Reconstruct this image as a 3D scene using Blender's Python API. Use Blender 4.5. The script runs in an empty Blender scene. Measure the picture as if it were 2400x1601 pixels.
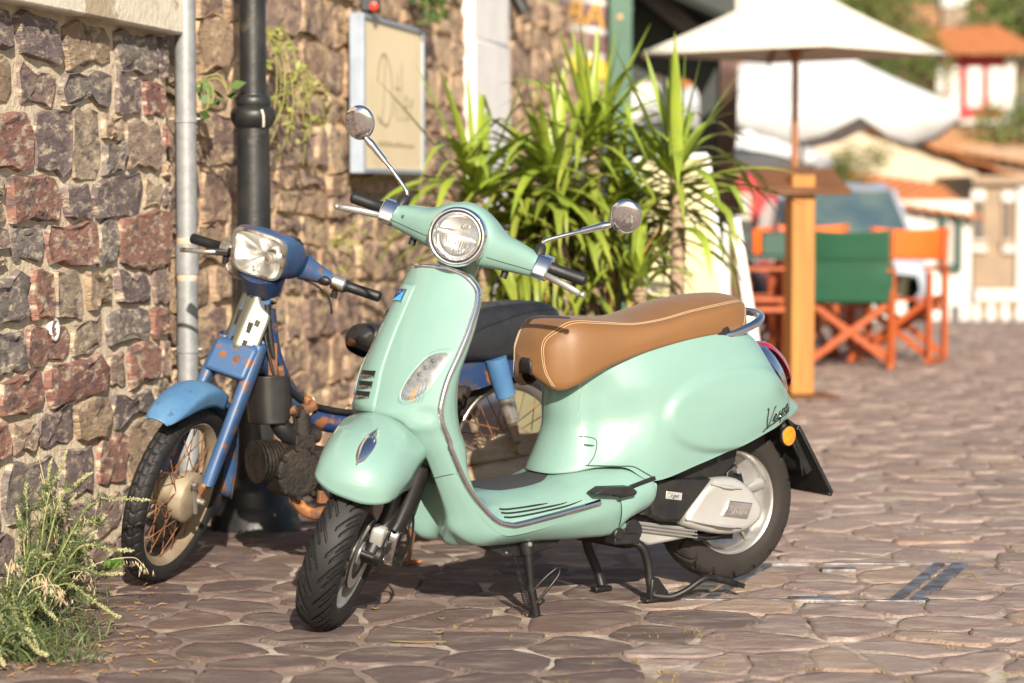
import bpy, bmesh, math, random
from math import sin, cos, pi, radians, sqrt, atan2
from mathutils import Vector, Matrix, noise
from mathutils.bvhtree import BVHTree
scene = bpy.context.scene
COL = scene.collection
V = Vector
# ------------------------------------------------------------------ camera, sky, sun, exposure
CAMH, PITCH, F_PX = 1.1756, 0.0619, 5667.0
cam_d = bpy.data.cameras.new('camera')
cam_d.lens = 85.0
cam_d.sensor_width = 36.0
cam_d.clip_end = 3000.0
cam_d.clip_start = 0.05
cam_d.dof.use_dof = True
cam_d.dof.focus_distance = 6.75
cam_d.dof.aperture_fstop = 2.4
cam = bpy.data.objects.new('camera', cam_d)
cam.location = (0, 0, CAMH)
cam.rotation_euler = (pi/2-PITCH, 0, 0)
COL.objects.link(cam)
scene.camera = cam
SUN_EL, SUN_AZ = 25.0, 9.0
world = bpy.data.worlds.new('World')
scene.world = world
world.use_nodes = True
wn = world.node_tree
sky = wn.nodes.new('ShaderNodeTexSky')
sky.sky_type = 'NISHITA'
sky.sun_disc = False
sky.sun_elevation = radians(SUN_EL)
sky.sun_rotation = pi
sky.dust_density = 2.0
bg = wn.nodes['Background']
bg.inputs['Strength'].default_value = 0.075
wn.links.new(sky.outputs[0], bg.inputs[0])
sun_d = bpy.data.lights.new('sun', 'SUN')
sun_d.energy = 5.0
sun_d.angle = radians(0.55)
sun_d.color = (1.0, 0.90, 0.76)
sun = bpy.data.objects.new('sun', sun_d)
sun.rotation_euler = (radians(90-SUN_EL), 0, radians(SUN_AZ))
sun.location = (0, -6, 12)
COL.objects.link(sun)
vs = scene.view_settings
vs.view_transform = 'Standard'
vs.look = 'None'
vs.exposure = 0.72
vs.gamma = 1.0
vs.use_curve_mapping = False
random.seed(7)

# ------------------------------------------------------------------ helpers
def at(px, py, Y):                       # photo measurement -> place at distance Y
    c, s = cos(PITCH), sin(PITCH)
    d = V((0, c, -s)) + V((1, 0, 0))*((px-1200)/F_PX) + V((0, s, c))*((800.5-py)/F_PX)
    return V((0, 0, CAMH)) + d*(Y/d.y)
def gnd(px, py, z=0.0):
    c, s = cos(PITCH), sin(PITCH)
    d = V((0, c, -s)) + V((1, 0, 0))*((px-1200)/F_PX) + V((0, s, c))*((800.5-py)/F_PX)
    return V((0, 0, CAMH)) + d*((z-CAMH)/d.z)

class MB:
    def __init__(s): s.v = []; s.f = []
    def add(s, vf, M=None):
        v, f = vf
        o = len(s.v)
        s.v += [(M @ V(p)) if M else V(p) for p in v]
        s.f += [tuple(i+o for i in q) for q in f]
        return s
def J(*parts):
    m = MB()
    for p in parts: m.add(p)
    return m.v, m.f
def TR(vf, M): return [M @ V(p) for p in vf[0]], vf[1]

def mesh(name, vf, mat, sm=40):
    me = bpy.data.meshes.new(name)
    me.from_pydata([tuple(p) for p in vf[0]], [], [tuple(q) for q in vf[1]])
    me.update()
    if mat: me.materials.append(mat)
    if sm:
        me.polygons.foreach_set('use_smooth', [True]*len(me.polygons))
        if sm < 170: me.set_sharp_from_angle(angle=radians(sm))
    return me
def O(name, vf, mat, parent=None, sm=40, bev=0, seg=2, sub=0, solid=0, off=0.0, flip=False):
    me = mesh(name, vf, mat, sm)
    o = bpy.data.objects.new(name, me)
    COL.objects.link(o)
    if parent: o.parent = parent
    if solid:
        m = o.modifiers.new('s', 'SOLIDIFY'); m.thickness = solid; m.offset = off
    if bev:
        m = o.modifiers.new('b', 'BEVEL'); m.width = bev; m.segments = seg; m.limit_method = 'ANGLE'; m.angle_limit = radians(38)
        m.harden_normals = False
    if sub:
        m = o.modifiers.new('u', 'SUBSURF'); m.levels = sub; m.render_levels = sub
    return o
def E(name, loc, label=None, cat=None, group=None, M=None):
    o = bpy.data.objects.new(name, None)
    COL.objects.link(o)
    o.empty_display_size = 0.1
    if M is not None: o.matrix_world = M
    else: o.location = loc
    tag(o, label, cat, group)
    return o
def tag(o, label=None, cat=None, group=None, kind=None):
    if label: o['label'] = label
    if cat: o['category'] = cat
    if group: o['group'] = group
    if kind: o['kind'] = kind
    return o

def crpt(p0, p1, p2, p3, t):
    return 0.5*((2*p1)+(p2-p0)*t+(2*p0-5*p1+4*p2-p3)*t*t+(3*p1-p0-3*p2+p3)*t*t*t)
def cr(pts, n, closed=False):
    P = [V(p) for p in pts]; N = len(P); out = []
    if closed:
        for i in range(N):
            for k in range(n): out.append(crpt(P[i-1], P[i], P[(i+1) % N], P[(i+2) % N], k/n))
        return out
    for i in range(N-1):
        a = P[i-1] if i else 2*P[0]-P[1]
        d = P[i+2] if i+2 < N else 2*P[N-1]-P[N-2]
        for k in range(n): out.append(crpt(a, P[i], P[i+1], d, k/n))
    out.append(P[-1])
    return out
def grid_faces(nr, nc, closed_c=False, closed_r=False):
    f = []
    for i in range(nr if closed_r else nr-1):
        for j in range(nc if closed_c else nc-1):
            a = i*nc+j; b = i*nc+(j+1) % nc
            c = ((i+1) % nr)*nc+(j+1) % nc; d = ((i+1) % nr)*nc+j
            f.append((a, b, c, d))
    return f
def patch(ctrl, nr=4, nc=4, closed_c=False, closed_r=False, disp=None):
    rows = [cr(r, nc, closed_c) for r in ctrl]
    cols = list(zip(*rows))
    cols = [cr(c, nr, closed_r) for c in cols]
    g = list(zip(*cols))
    R_, C_ = len(g), len(g[0])
    v = [p for r in g for p in r]
    if disp: v = [disp(p) for p in v]
    return v, grid_faces(R_, C_, closed_c, closed_r)
def mir(half):                           # half rows left->centre (last on y=0) -> full rows
    return [list(map(V, r))+[V((p[0], -p[1], p[2])) for p in reversed(r[:-1])] for r in half]
def frames(path):
    T = []
    n = len(path)
    for i in range(n):
        a = path[max(i-1, 0)]; b = path[min(i+1, n-1)]
        t = (b-a)
        T.append(t.normalized() if t.length > 1e-9 else V((0, 0, 1)))
    up = V((0, 0, 1)) if abs(T[0].z) < .9 else V((1, 0, 0))
    N = (up - T[0]*up.dot(T[0])).normalized()
    fr = []
    for t in T:
        N = (N - t*N.dot(t))
        N = N.normalized() if N.length > 1e-6 else t.orthogonal().normalized()
        fr.append((t, N, t.cross(N)))
    return fr
def tube(path, r, n=10, caps=True, sx=1.0, sy=1.0, closed=False):
    P = [V(p) for p in path]; m = len(P)
    R_ = r if isinstance(r, (list, tuple)) else [r]*m
    fr = frames(P); v = []
    for p, rr, (t, a, b) in zip(P, R_, fr):
        for k in range(n):
            w = 2*pi*k/n
            v.append(p+a*(cos(w)*rr*sx)+b*(sin(w)*rr*sy))
    f = grid_faces(m, n, True, closed)
    if caps and not closed:
        f.append(tuple(range(n-1, -1, -1))); f.append(tuple((m-1)*n+k for k in range(n)))
    return v, f
def lathe(prof, n=48, M=None, close=False):   # prof (r,h) around local z
    v = []
    for (r, h) in prof:
        for k in range(n):
            w = 2*pi*k/n
            v.append(V((r*cos(w), r*sin(w), h)))
    f = grid_faces(len(prof), n, True, close)
    if M: v = [M @ p for p in v]
    return v, f
def disc_caps(vf, prof, n):
    return vf
def box(x0, x1, y0, y1, z0, z1):
    v = [V((x, y, z)) for x in (x0, x1) for y in (y0, y1) for z in (z0, z1)]
    f = [(0, 1, 3, 2), (4, 6, 7, 5), (0, 4, 5, 1), (2, 3, 7, 6), (0, 2, 6, 4), (1, 5, 7, 3)]
    return v, f
def cbox(c, s): return box(c[0]-s[0]/2, c[0]+s[0]/2, c[1]-s[1]/2, c[1]+s[1]/2, c[2]-s[2]/2, c[2]+s[2]/2)
def bar(a, b, w, h, up=(0, 0, 1)):
    a, b = V(a), V(b); t = (b-a).normalized(); u = V(up)
    s = t.cross(u)
    s = s.normalized() if s.length > 1e-5 else t.orthogonal().normalized()
    u = s.cross(t)
    v = [p+s*(i*w/2)+u*(j*h/2) for p in (a, b) for i, j in ((-1, -1), (1, -1), (1, 1), (-1, 1))]
    return v, [(3, 2, 1, 0), (4, 5, 6, 7), (0, 1, 5, 4), (1, 2, 6, 5), (2, 3, 7, 6), (3, 0, 4, 7)]
def prism(poly, y0, y1, axis='y'):            # poly (x,z) extruded along y
    n = len(poly)
    mk = {'y': lambda p, d: V((p[0], d, p[1])), 'z': lambda p, d: V((p[0], p[1], d)), 'x': lambda p, d: V((d, p[0], p[1]))}[axis]
    v = [mk(p, y0) for p in poly]+[mk(p, y1) for p in poly]
    f = [tuple(range(n)), tuple(range(2*n-1, n-1, -1))]
    f += [(i, n+i, n+(i+1) % n, (i+1) % n) for i in range(n)]
    return v, f
def round_poly(pts, it=2):
    for _ in range(it):
        q = []
        for i in range(len(pts)):
            a = V(pts[i]); b = V(pts[(i+1) % len(pts)])
            q += [a.lerp(b, .25), a.lerp(b, .75)]
        pts = q
    return pts
def ellipsoid(c, r, n=16, m=10):
    v = []
    for i in range(m+1):
        a = pi*i/m
        for k in range(n):
            w = 2*pi*k/n
            v.append(V((c[0]+r[0]*sin(a)*cos(w), c[1]+r[1]*sin(a)*sin(w), c[2]+r[2]*cos(a))))
    return v, grid_faces(m+1, n, True)
def RotTo(d, loc=(0, 0, 0)):                  # local z -> d
    return Matrix.Translation(V(loc)) @ V((0, 0, 1)).rotation_difference(V(d).normalized()).to_matrix().to_4x4()
MY = Matrix.Rotation(-pi/2, 4, 'X')           # local z -> +y

def text_vf(s, size, ext=0.001, shear=0.0, align='CENTER'):
    cu = bpy.data.curves.new('t', 'FONT'); cu.body = s; cu.size = size; cu.extrude = ext; cu.shear = shear
    cu.align_x = align; cu.align_y = 'CENTER'; cu.resolution_u = 3
    ob = bpy.data.objects.new('t', cu); COL.objects.link(ob)
    bpy.context.view_layer.update()
    me = ob.to_mesh()
    v = [p.co.copy() for p in me.vertices]; f = [tuple(p.vertices) for p in me.polygons]
    ob.to_mesh_clear(); bpy.data.objects.remove(ob); bpy.data.curves.remove(cu)
    return v, f

# ------------------------------------------------------------------ materials
def srgb(r, g, b):
    f = lambda c: (c/255/12.92) if c/255 <= .04045 else ((c/255+.055)/1.055)**2.4
    return (f(r), f(g), f(b))
def mat(name, col, rough=.5, metal=0.0, coat=0.0, col2=None, scale=8.0, lo=.4, hi=.62, bump=0.0, bscale=40.0, spec=.5,
        col3=None, s3=3.0, lo3=.55, hi3=.6, rnd=None, trans=0.0, detail=6.0, coord='Object', sheen=0.0, bdist=.004, rough2=None, aniso=None, alpha=1.0, subs=0.0):
    m = bpy.data.materials.new(name); m.use_nodes = True
    nt = m.node_tree; N = nt.nodes; L = nt.links
    b = N['Principled BSDF']
    I = b.inputs
    I['Base Color'].default_value = (*col, 1); I['Roughness'].default_value = rough; I['Metallic'].default_value = metal
    I['Coat Weight'].default_value = coat; I['Coat Roughness'].default_value = .025
    I['Specular IOR Level'].default_value = spec
    if sheen: I['Sheen Weight'].default_value = sheen
    if trans: I['Transmission Weight'].default_value = trans
    if alpha < 1: I['Alpha'].default_value = alpha
    tc = N.new('ShaderNodeTexCoord')
    src = N.new('ShaderNodeNewGeometry').outputs['Position'] if coord == 'World' else tc.outputs[coord]
    if aniso:
        mp = N.new('ShaderNodeMapping'); mp.inputs['Scale'].default_value = aniso; L.new(src, mp.inputs['Vector']); src = mp.outputs[0]
    c_out = None
    def ramp(sc, lo_, hi_, det):
        n = N.new('ShaderNodeTexNoise'); n.inputs['Scale'].default_value = sc; n.inputs['Detail'].default_value = det; n.inputs['Roughness'].default_value = .62
        L.new(src, n.inputs['Vector'])
        r = N.new('ShaderNodeMapRange'); r.inputs['From Min'].default_value = lo_; r.inputs['From Max'].default_value = hi_; r.clamp = True
        L.new(n.outputs['Fac'], r.inputs['Value'])
        return n.outputs['Fac'], r.outputs[0]
    def mix(fac, a, bcol):
        x = N.new('ShaderNodeMix'); x.data_type = 'RGBA'
        L.new(fac, x.inputs['Factor'])
        for sock, val in ((x.inputs[6], a), (x.inputs[7], bcol)):
            if isinstance(val, tuple): sock.default_value = (*val, 1)
            else: L.new(val, sock)
        return x.outputs[2]
    base = col
    if rnd:                                   # list of colours picked per object
        oi = N.new('ShaderNodeObjectInfo')
        cr_ = N.new('ShaderNodeValToRGB'); cr_.color_ramp.interpolation = 'CONSTANT'
        el = cr_.color_ramp.elements
        while len(el) < len(rnd): el.new(0.5)
        for i, c in enumerate(rnd):
            el[i].position = i/len(rnd); el[i].color = (*c, 1)
        L.new(oi.outputs['Random'], cr_.inputs[0]); base = cr_.outputs[0]; c_out = base
    if col2:
        _, r = ramp(scale, lo, hi, detail); base = c_out = mix(r, base, col2)
        if rough2 is not None:
            q = N.new('ShaderNodeMapRange'); q.inputs['To Min'].default_value = rough; q.inputs['To Max'].default_value = rough2
            L.new(r, q.inputs['Value']); L.new(q.outputs[0], I['Roughness'])
    if col3:
        _, r = ramp(s3, lo3, hi3, 8.0); base = c_out = mix(r, base, col3)
    if c_out is not None: L.new(c_out, I['Base Color'])
    if bump:
        n = N.new('ShaderNodeTexNoise'); n.inputs['Scale'].default_value = bscale; n.inputs['Detail'].default_value = 8; n.inputs['Roughness'].default_value = .65
        L.new(src, n.inputs['Vector'])
        bp = N.new('ShaderNodeBump'); bp.inputs['Strength'].default_value = bump; bp.inputs['Distance'].default_value = bdist
        L.new(n.outputs['Fac'], bp.inputs['Height']); L.new(bp.outputs[0], I['Normal'])
    return m
MINT = (0.186, 0.318, 0.280)
M = {}
def mk():
    M['mint'] = mat('mint_paint', MINT, .40, coat=1.0, spec=.3, col2=(.181, .304, .266), scale=3, bump=.015, bscale=400, bdist=.001)
    M['chrome'] = mat('chrome', (.88, .88, .9), .06, 1.0, col2=(.8, .8, .82), scale=6, rough2=.12)
    M['black_plastic'] = mat('black_plastic', (.009, .009, .0095), .48, col2=(.018, .017, .016), scale=14, bump=.12, bscale=260, bdist=.001)
    M['black_metal'] = mat('black_metal', (.007, .007, .0075), .45, col2=(.028, .025, .022), scale=18, lo=.5, hi=.75, bump=.1, bscale=120, bdist=.001)
    M['grip'] = mat('grip_rubber', (.010, .0105, .012), .5, bump=.35, bscale=500, bdist=.0012)
    M['rubber'] = mat('tyre_rubber', (.008, .008, .0085), .66, col2=(.018, .016, .015), scale=10, lo=.45, hi=.75, bump=.2, bscale=160, bdist=.001)
    M['rubber_brown'] = mat('tyre_dusty', (.018, .014, .011), .78, col2=(.008, .0075, .0075), scale=7, lo=.45, hi=.7, bump=.2, bscale=120, bdist=.001)
    M['alloy'] = mat('alloy_silver', (.52, .52, .51), .34, .75, col2=(.42, .40, .37), scale=9, bump=.03, bscale=300, bdist=.001)
    M['alloy_dull'] = mat('cover_silver', (.50, .495, .48), .36, .45, col2=(.42, .41, .39), scale=5, bump=.03, bscale=200, bdist=.001)
    M['leather'] = mat('tan_leather', (.190, .090, .031), .5, col2=(.172, .081, .027), scale=6, bump=.22, bscale=420, bdist=.0012, sheen=.1)
    M['thread'] = mat('cream_thread', (.52, .38, .22), .7)
    M['mat_rubber'] = mat('floor_mat_rubber', (.035, .036, .038), .7, bump=.4, bscale=700, bdist=.001)
    M['lens'] = mat('clear_lens', (.8, .82, .82), .03, 0, alpha=.035, spec=.6)
    M['reflector'] = mat('lamp_reflector', (.85, .85, .83), .30, 1.0, col2=(.62, .61, .59), scale=30)
    M['red_lens'] = mat('red_lens', (.42, .006, .015), .08, coat=1.0, col2=(.3, .004, .01), scale=40)
    M['amber'] = mat('amber_reflector', (.9, .26, .012), .12, coat=1.0, col2=(.75, .18, .005), scale=90)
    M['smoke_lens'] = mat('smoke_lens', (.10, .095, .09), .1, coat=1.0, col2=(.2, .19, .18), scale=60)
    M['white_lens'] = mat('white_lens', (.30, .31, .31), .16, .35, coat=1.0, col2=(.16, .17, .17), scale=45)
    M['badge_blue'] = mat('badge_blue', (.01, .03, .16), .15, coat=1)
    M['badge_cyan'] = mat('badge_cyan', (.06, .40, .72), .15, coat=1)
    M['script'] = mat('script_dark_chrome', (.10, .095, .09), .2, .9)
    M['seam'] = mat('seam_shadow', (.035, .06, .05), .8)
mk()
# ------------------------------------------------------------------ setting: ground, cobbles, walls
def voronoi(sites, keyf, box_, reach):
    """cells of sites dict[(i,j)] -> polygons"""
    out = {}
    for (i, j), p in sites.items():
        if not keyf(i, j, p): continue
        poly = [V((p.x-reach, p.y-reach)), V((p.x+reach, p.y-reach)), V((p.x+reach, p.y+reach)), V((p.x-reach, p.y+reach))]
        for di in (-3, -2.5, -2, -1.5, -1, -.5, 0, .5, 1, 1.5, 2, 2.5, 3):
            for dj in (-3, -2.5, -2, -1.5, -1, -.5, 0, .5, 1, 1.5, 2, 2.5, 3):
                q = sites.get((i+di, j+dj))
                if q is None or (di == 0 and dj == 0): continue
                m = (p+q)/2; d = q-p
                new = []
                for k in range(len(poly)):
                    a, b = poly[k], poly[(k+1) % len(poly)]
                    da, db = (a-m).dot(d), (b-m).dot(d)
                    if da <= 0: new.append(a)
                    if (da < 0) != (db < 0) and abs(da-db) > 1e-12: new.append(a+(b-a)*(da/(da-db)))
                poly = new
                if len(poly) < 3: break
            if len(poly) < 3: break
        if len(poly) >= 3:
            x0, x1, y0, y1 = box_
            poly = [V((min(max(a.x, x0), x1), min(max(a.y, y0), y1))) for a in poly]
            out[(i, j)] = poly
    return out
def round_poly2(pts):
    q = []
    for i in range(len(pts)):
        a = V(pts[i]); b = V(pts[(i+1) % len(pts)])
        q += [a.lerp(b, .14), a.lerp(b, .86)]
    return q
def outline(poly, gap, rng, n=11, jit=.006):
    c = sum(poly, V((0, 0)))/len(poly)
    # uniform resample by angle-free walk along rounded polygon
    q = [c+(a-c)*max(.3, 1-gap/max((a-c).length, .02)) for a in poly]
    q = [V((a.x, a.y, 0)) for a in q]
    q = [q[0].lerp(q[1], 0)]+q[1:] if len(q) < 4 else round_poly2(q)
    L = [0]
    for k in range(len(q)): L.append(L[-1]+(q[(k+1) % len(q)]-q[k]).length)
    out = []
    for m in range(n):
        t = L[-1]*m/n
        k = max(i for i in range(len(q)) if L[i] <= t+1e-9)
        f = (t-L[k])/max(L[k+1]-L[k], 1e-6)
        a = q[k].lerp(q[(k+1) % len(q)], f)
        out.append(V((a.x+rng.uniform(-jit, jit), a.y+rng.uniform(-jit, jit))))
    return c, out
def stone_vf(c, ol, top, base, rng, edge=.018, rough=.004, tilt=.02):
    n = len(ol); v = []
    tx, ty = rng.uniform(-tilt, tilt), rng.uniform(-tilt, tilt)
    size = max((a-c).length for a in ol)
    for k, (ins, h) in enumerate(((0, base), (.15*edge, top*.55+base*.45), (edge, top), (edge*2.4, top), (.5, top))):
        for a in ol:
            d = (a-c); L = d.length
            f = (1-ins/max(L, .03)) if ins < .3 else .52
            p = c+d*max(f, .2)
            hh = h
            if k >= 2: hh += rng.uniform(-rough, rough)+(p-c).x*tx+(p-c).y*ty
            v.append(V((p.x, p.y, hh)))
    v.append(V((c.x, c.y, top+rng.uniform(-rough, rough))))
    f = grid_faces(5, n, True)+[(4*n+i, 4*n+(i+1) % n, 5*n) for i in range(n)]
    return v, f
def make_setting():
    rng = random.Random(11)
    SL = 21.6
    def gz(y): return 0.0 if y < SL else -(y-SL)*.05
    m_mortar = mat('paving_mortar', (.24, .175, .145), .92, col2=(.50, .43, .35), scale=4, lo=.50, hi=.62, bump=.9, bscale=60, bdist=.006, col3=(.48, .32, .14), s3=7, lo3=.62, hi3=.68)
    ys = [-14, 2, 5, 8, 11, 14, 17, 20, SL, 23, 26, 32, 42, 60, 90, 200, 700]
    xs = [-300, -60, -20, -8, -3, 0, 3, 8, 20, 60, 300]
    v = [V((x, y, gz(y)-.0075)) for y in ys for x in xs]
    g = O('ground', (v, grid_faces(len(ys), len(xs))), m_mortar, sm=0)
    tag(g, kind='structure', label='purple brown cobbled street paving')
    cols = [(.235, .165, .145), (.27, .19, .16), (.30, .215, .18), (.25, .18, .165), (.31, .215, .165), (.27, .20, .18), (.22, .155, .14), (.30, .225, .195)]
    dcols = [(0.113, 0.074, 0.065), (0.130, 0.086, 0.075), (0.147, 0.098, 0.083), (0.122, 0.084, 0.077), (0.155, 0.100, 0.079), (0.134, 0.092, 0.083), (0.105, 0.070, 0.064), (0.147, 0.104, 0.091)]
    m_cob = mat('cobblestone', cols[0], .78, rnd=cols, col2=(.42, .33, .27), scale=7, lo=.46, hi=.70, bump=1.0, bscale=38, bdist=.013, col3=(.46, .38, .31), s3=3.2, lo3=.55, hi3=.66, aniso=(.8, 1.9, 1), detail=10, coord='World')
    m_cobd = mat('cobblestone_dark', dcols[0], .8, rnd=dcols, col2=(.27, .21, .175), scale=7, lo=.48, hi=.72, bump=1.0, bscale=38, bdist=.013, col3=(.27, .225, .185), s3=3.2, lo3=.57, hi3=.68, aniso=(.8, 1.9, 1), detail=10, coord='World')  # darker palette, given to the stones lying left and near
    sites = {}
    dx, dy = .245, .195
    for i in range(-16, 48):
        for j in range(0, 95):
            if not (5.0+j*dy < SL+.6): continue
            sites[(i, j)] = V((i*dx+(j % 2)*dx*.5+rng.uniform(-.42, .42)*dx, 5.0+j*dy+rng.uniform(-.40, .40)*dy))
    def vis(i, j, p):
        if not (5.45 < p.y < SL-.1): return False
        return -.225*p.y-.15 < p.x < .225*p.y+.2 and p.x > -1.36+.19*(p.y-8.16)
    # manhole cover footprint is excluded
    mh = [V((.50, 6.93)), V((1.165, 6.90)), V((1.42, 7.60)), V((.74, 7.60))]
    def inside(p):
        s = [(b-a).cross(p-a) if False else (b.x-a.x)*(p.y-a.y)-(b.y-a.y)*(p.x-a.x) for a, b in zip(mh, mh[1:]+mh[:1])]
        return all(k > 0 for k in s)
    for k in list(sites):
        if rng.random() < .13: del sites[k]
    for k in [k for k in sites if rng.random() < .07]: sites[(k[0], k[1]+.5)] = sites[k]+V((rng.uniform(.08, .12), rng.uniform(-.03, .03)))
    cells = voronoi(sites, vis, (-9, 9, 0, 40), .5)
    order = sorted(cells, key=lambda k: sites[k].y)
    far = MB(); n_ind = 0
    for k in order:
        p = sites[k]
        big = rng.random()
        gap = rng.uniform(.0, .004) if big > .25 else rng.uniform(.005, .018)
        c, ol = outline(cells[k], gap, rng, 13 if n_ind < 300 else 8, .009)
        top = rng.uniform(-.0055, .002)
        vf = stone_vf(c, ol, top, -.03, rng, edge=rng.uniform(.006, .014), rough=.0016, tilt=.02)
        if inside(V((p.x, p.y))): vf = ([V((q.x, q.y, q.z-.002)) for q in vf[0]], vf[1])
        if n_ind < 300:
            cv = V((c.x, c.y, 0))
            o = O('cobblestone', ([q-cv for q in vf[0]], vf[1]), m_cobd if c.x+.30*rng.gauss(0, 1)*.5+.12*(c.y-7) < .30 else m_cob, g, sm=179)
            o.location = cv; n_ind += 1
        else: far.add(vf)
    m_far = mat('cobble_far', (.29, .21, .175), .85, col2=(.22, .155, .13), scale=2.6, lo=.4, hi=.6, bump=.9, bscale=20, bdist=.012, col3=(.38, .29, .24), s3=5, lo3=.5, hi3=.62)
    fo = O('cobblestones', (far.v, far.f), m_far, g, sm=179); tag(fo, kind='stuff')
    # dry grass, litter in the joints (tiny blades, one mass)
    tuft = MB(); moss = MB()
    for _ in range(250):
        y = 5.7+5*rng.random()**1.4; x = rng.uniform(-.9, .22*y)
        if rng.random() < .5: x = rng.uniform(.35, .22*y)
        w = rng.uniform(.015, .05)
        ang = rng.choice((0, .15, -.1, .2, 1.3))
        for b in range(14):
            px, py = x+cos(ang)*rng.uniform(-w, w), y+sin(ang)*rng.uniform(-w, w)
            a = rng.uniform(0, 2*pi); L = rng.uniform(.008, .028); h = rng.uniform(.001, .009)
            d = V((cos(a), sin(a), 0)); s = V((-sin(a), cos(a), 0))*.0013
            b0 = V((px, py, -.006))
            tuft.add(([b0-s, b0+s, b0+d*L+V((0, 0, h+.004))], [(0, 1, 2)]))
    m_dry = mat('dry_grass', (.42, .27, .09), .9, col2=(.22, .20, .06), scale=3)
    tag(O('dry_grass', (tuft.v, tuft.f), m_dry, None, sm=0), 'dry yellow grass scraps lying in the paving joints', 'grass', kind='stuff')
    # a few fallen leaves
    m_leaf = mat('fallen_leaf', (.20, .12, .045), .7, col2=(.13, .12, .04), scale=20)
    spots = [(1035, 1452, 'curled yellow leaf lying right of the front scooter tyre'), (1030, 1484, 'small green leaf lying below the curled yellow leaf'), (183, 1457, 'green leaf lying by the tip of the weeds'), (360, 1555, 'brown leaf lying near the bottom edge left of centre'),
             (320, 1415, 'orange leaf lying below the moped tyre'), (980, 1508, 'long thin straw piece lying on the paving in front'), (880, 1428, 'small dark leaf beside the front scooter tyre')]
    for px, py, lb in spots:
        p = gnd(px, py)
        w, h = rng.uniform(.008, .013), rng.uniform(.005, .009)
        if 'straw' in lb: w, h = .075, .0015
        a = rng.uniform(-.4, .4)
        vv = []
        for k in range(7):
            t = k/6-.5
            ww = h*(1-4*t*t)+.001
            for sgn in (-1, 1):
                q = V((t*2*w, sgn*ww, .004+.004*abs(t)+.002*sgn))
                vv.append(p+Matrix.Rotation(a, 3, 'Z') @ q)
        tag(O('fallen_leaf', (vv, grid_faces(7, 2)), m_leaf, None, sm=60, solid=.0008), lb, 'leaf', 'fallen leaves on the paving')
    # manhole cover frame
    m_st = mat('worn_steel', (.30, .30, .32), .5, .7, col2=(.10, .08, .07), scale=12, bump=.2, bscale=80, col3=(.25, .12, .05), s3=9, lo3=.6, hi3=.68)
    mr = E('manhole_cover', (.95, 7.26, 0), 'rectangular steel framed manhole cover filled with paving stones', 'manhole cover')
    def ring2(z): return [V((p.x, p.y, z)) for p in mh]
    mp = ring2(0.0015)
    for a, b in ((0, 1), (1, 2), (2, 3), (3, 0)):
        w = .012 if a in (0, 2) else .05
        o = O('frame_strip', bar(mp[a]-V((0, 0, .012)), mp[b]-V((0, 0, .012)), w, .026), m_st, mr, bev=.002); o.location = -V((.95, 7.26, 0))
        if a in (1, 3):
            ins = V((-.066, 0, 0)) if a == 1 else V((.066, 0, 0))
            o = O('frame_strip', bar(mp[a]+ins*1.0-V((0, 0, .012)), mp[b]+ins-V((0, 0, .012)), .036, .026), m_st, mr, bev=.002); o.location = -V((.95, 7.26, 0))
    for px, py, L in ((1905, 1403, .14), (1965, 1334, .11)):
        p = gnd(px, py)
        o = O('lifting_plate', cbox((p.x, p.y, -.006), (L, .045, .02)), m_st, mr, bev=.003); o.location = -V((.95, 7.26, 0))

    # ---------------- walls
    t = V((.186, .983, 0)).normalized(); n = V((t.y, -t.x, 0)); W0 = V((-1.16, 8.16, 0))
    def wp(s, z, d=0.0): return W0+t*s+n*d+V((0, 0, z))
    MWall = Matrix(((t.x, 0, n.x, W0.x), (t.y, 0, n.y, W0.y), (0, 1, 0, 0), (0, 0, 0, 1)))   # (s,z,d)->world
    wc = [(.27, .19, .165), (.20, .15, .145), (.33, .235, .175), (.17, .135, .135), (.31, .155, .115), (.155, .115, .118), (.40, .31, .22), (.23, .195, .175), (.27, .125, .10), (.22, .165, .16), (.38, .27, .17)]
    m_ws = mat('wall_stone', wc[0], .88, rnd=wc, col2=(.60, .49, .36), scale=40, lo=.51, hi=.63, bump=1.0, bscale=55, bdist=.022, col3=(.13, .10, .10), s3=30, lo3=.52, hi3=.66, detail=10, coord='World', aniso=(.5, .4, 1))
    fc = [(0.390, 0.260, 0.176), (0.299, 0.195, 0.150), (0.468, 0.319, 0.202), (0.247, 0.163, 0.137), (0.364, 0.234, 0.156), (0.520, 0.377, 0.247), (0.325, 0.221, 0.182)]
    m_fs = mat('rubble_stone', fc[0], .9, rnd=fc, col2=(.64, .46, .29), scale=15, lo=.47, hi=.60, bump=1.0, bscale=40, bdist=.03, col3=(.10, .07, .06), s3=17, lo3=.53, hi3=.66, detail=10, coord='World', aniso=(.5, .4, 1))
    m_wm = mat('lime_mortar', (.86, .73, .54), .95, col2=(.70, .56, .39), scale=14, bump=1.0, bscale=42, bdist=.03, col3=(.82, .74, .60), s3=9, lo3=.56, hi3=.66)
    m_fm = mat('rubble_mortar', (.80, .60, .38), .95, col2=(.62, .44, .28), scale=10, bump=1.0, bscale=24, bdist=.03, col3=(.55, .43, .30), s3=6, lo3=.55, hi3=.66)
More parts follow.
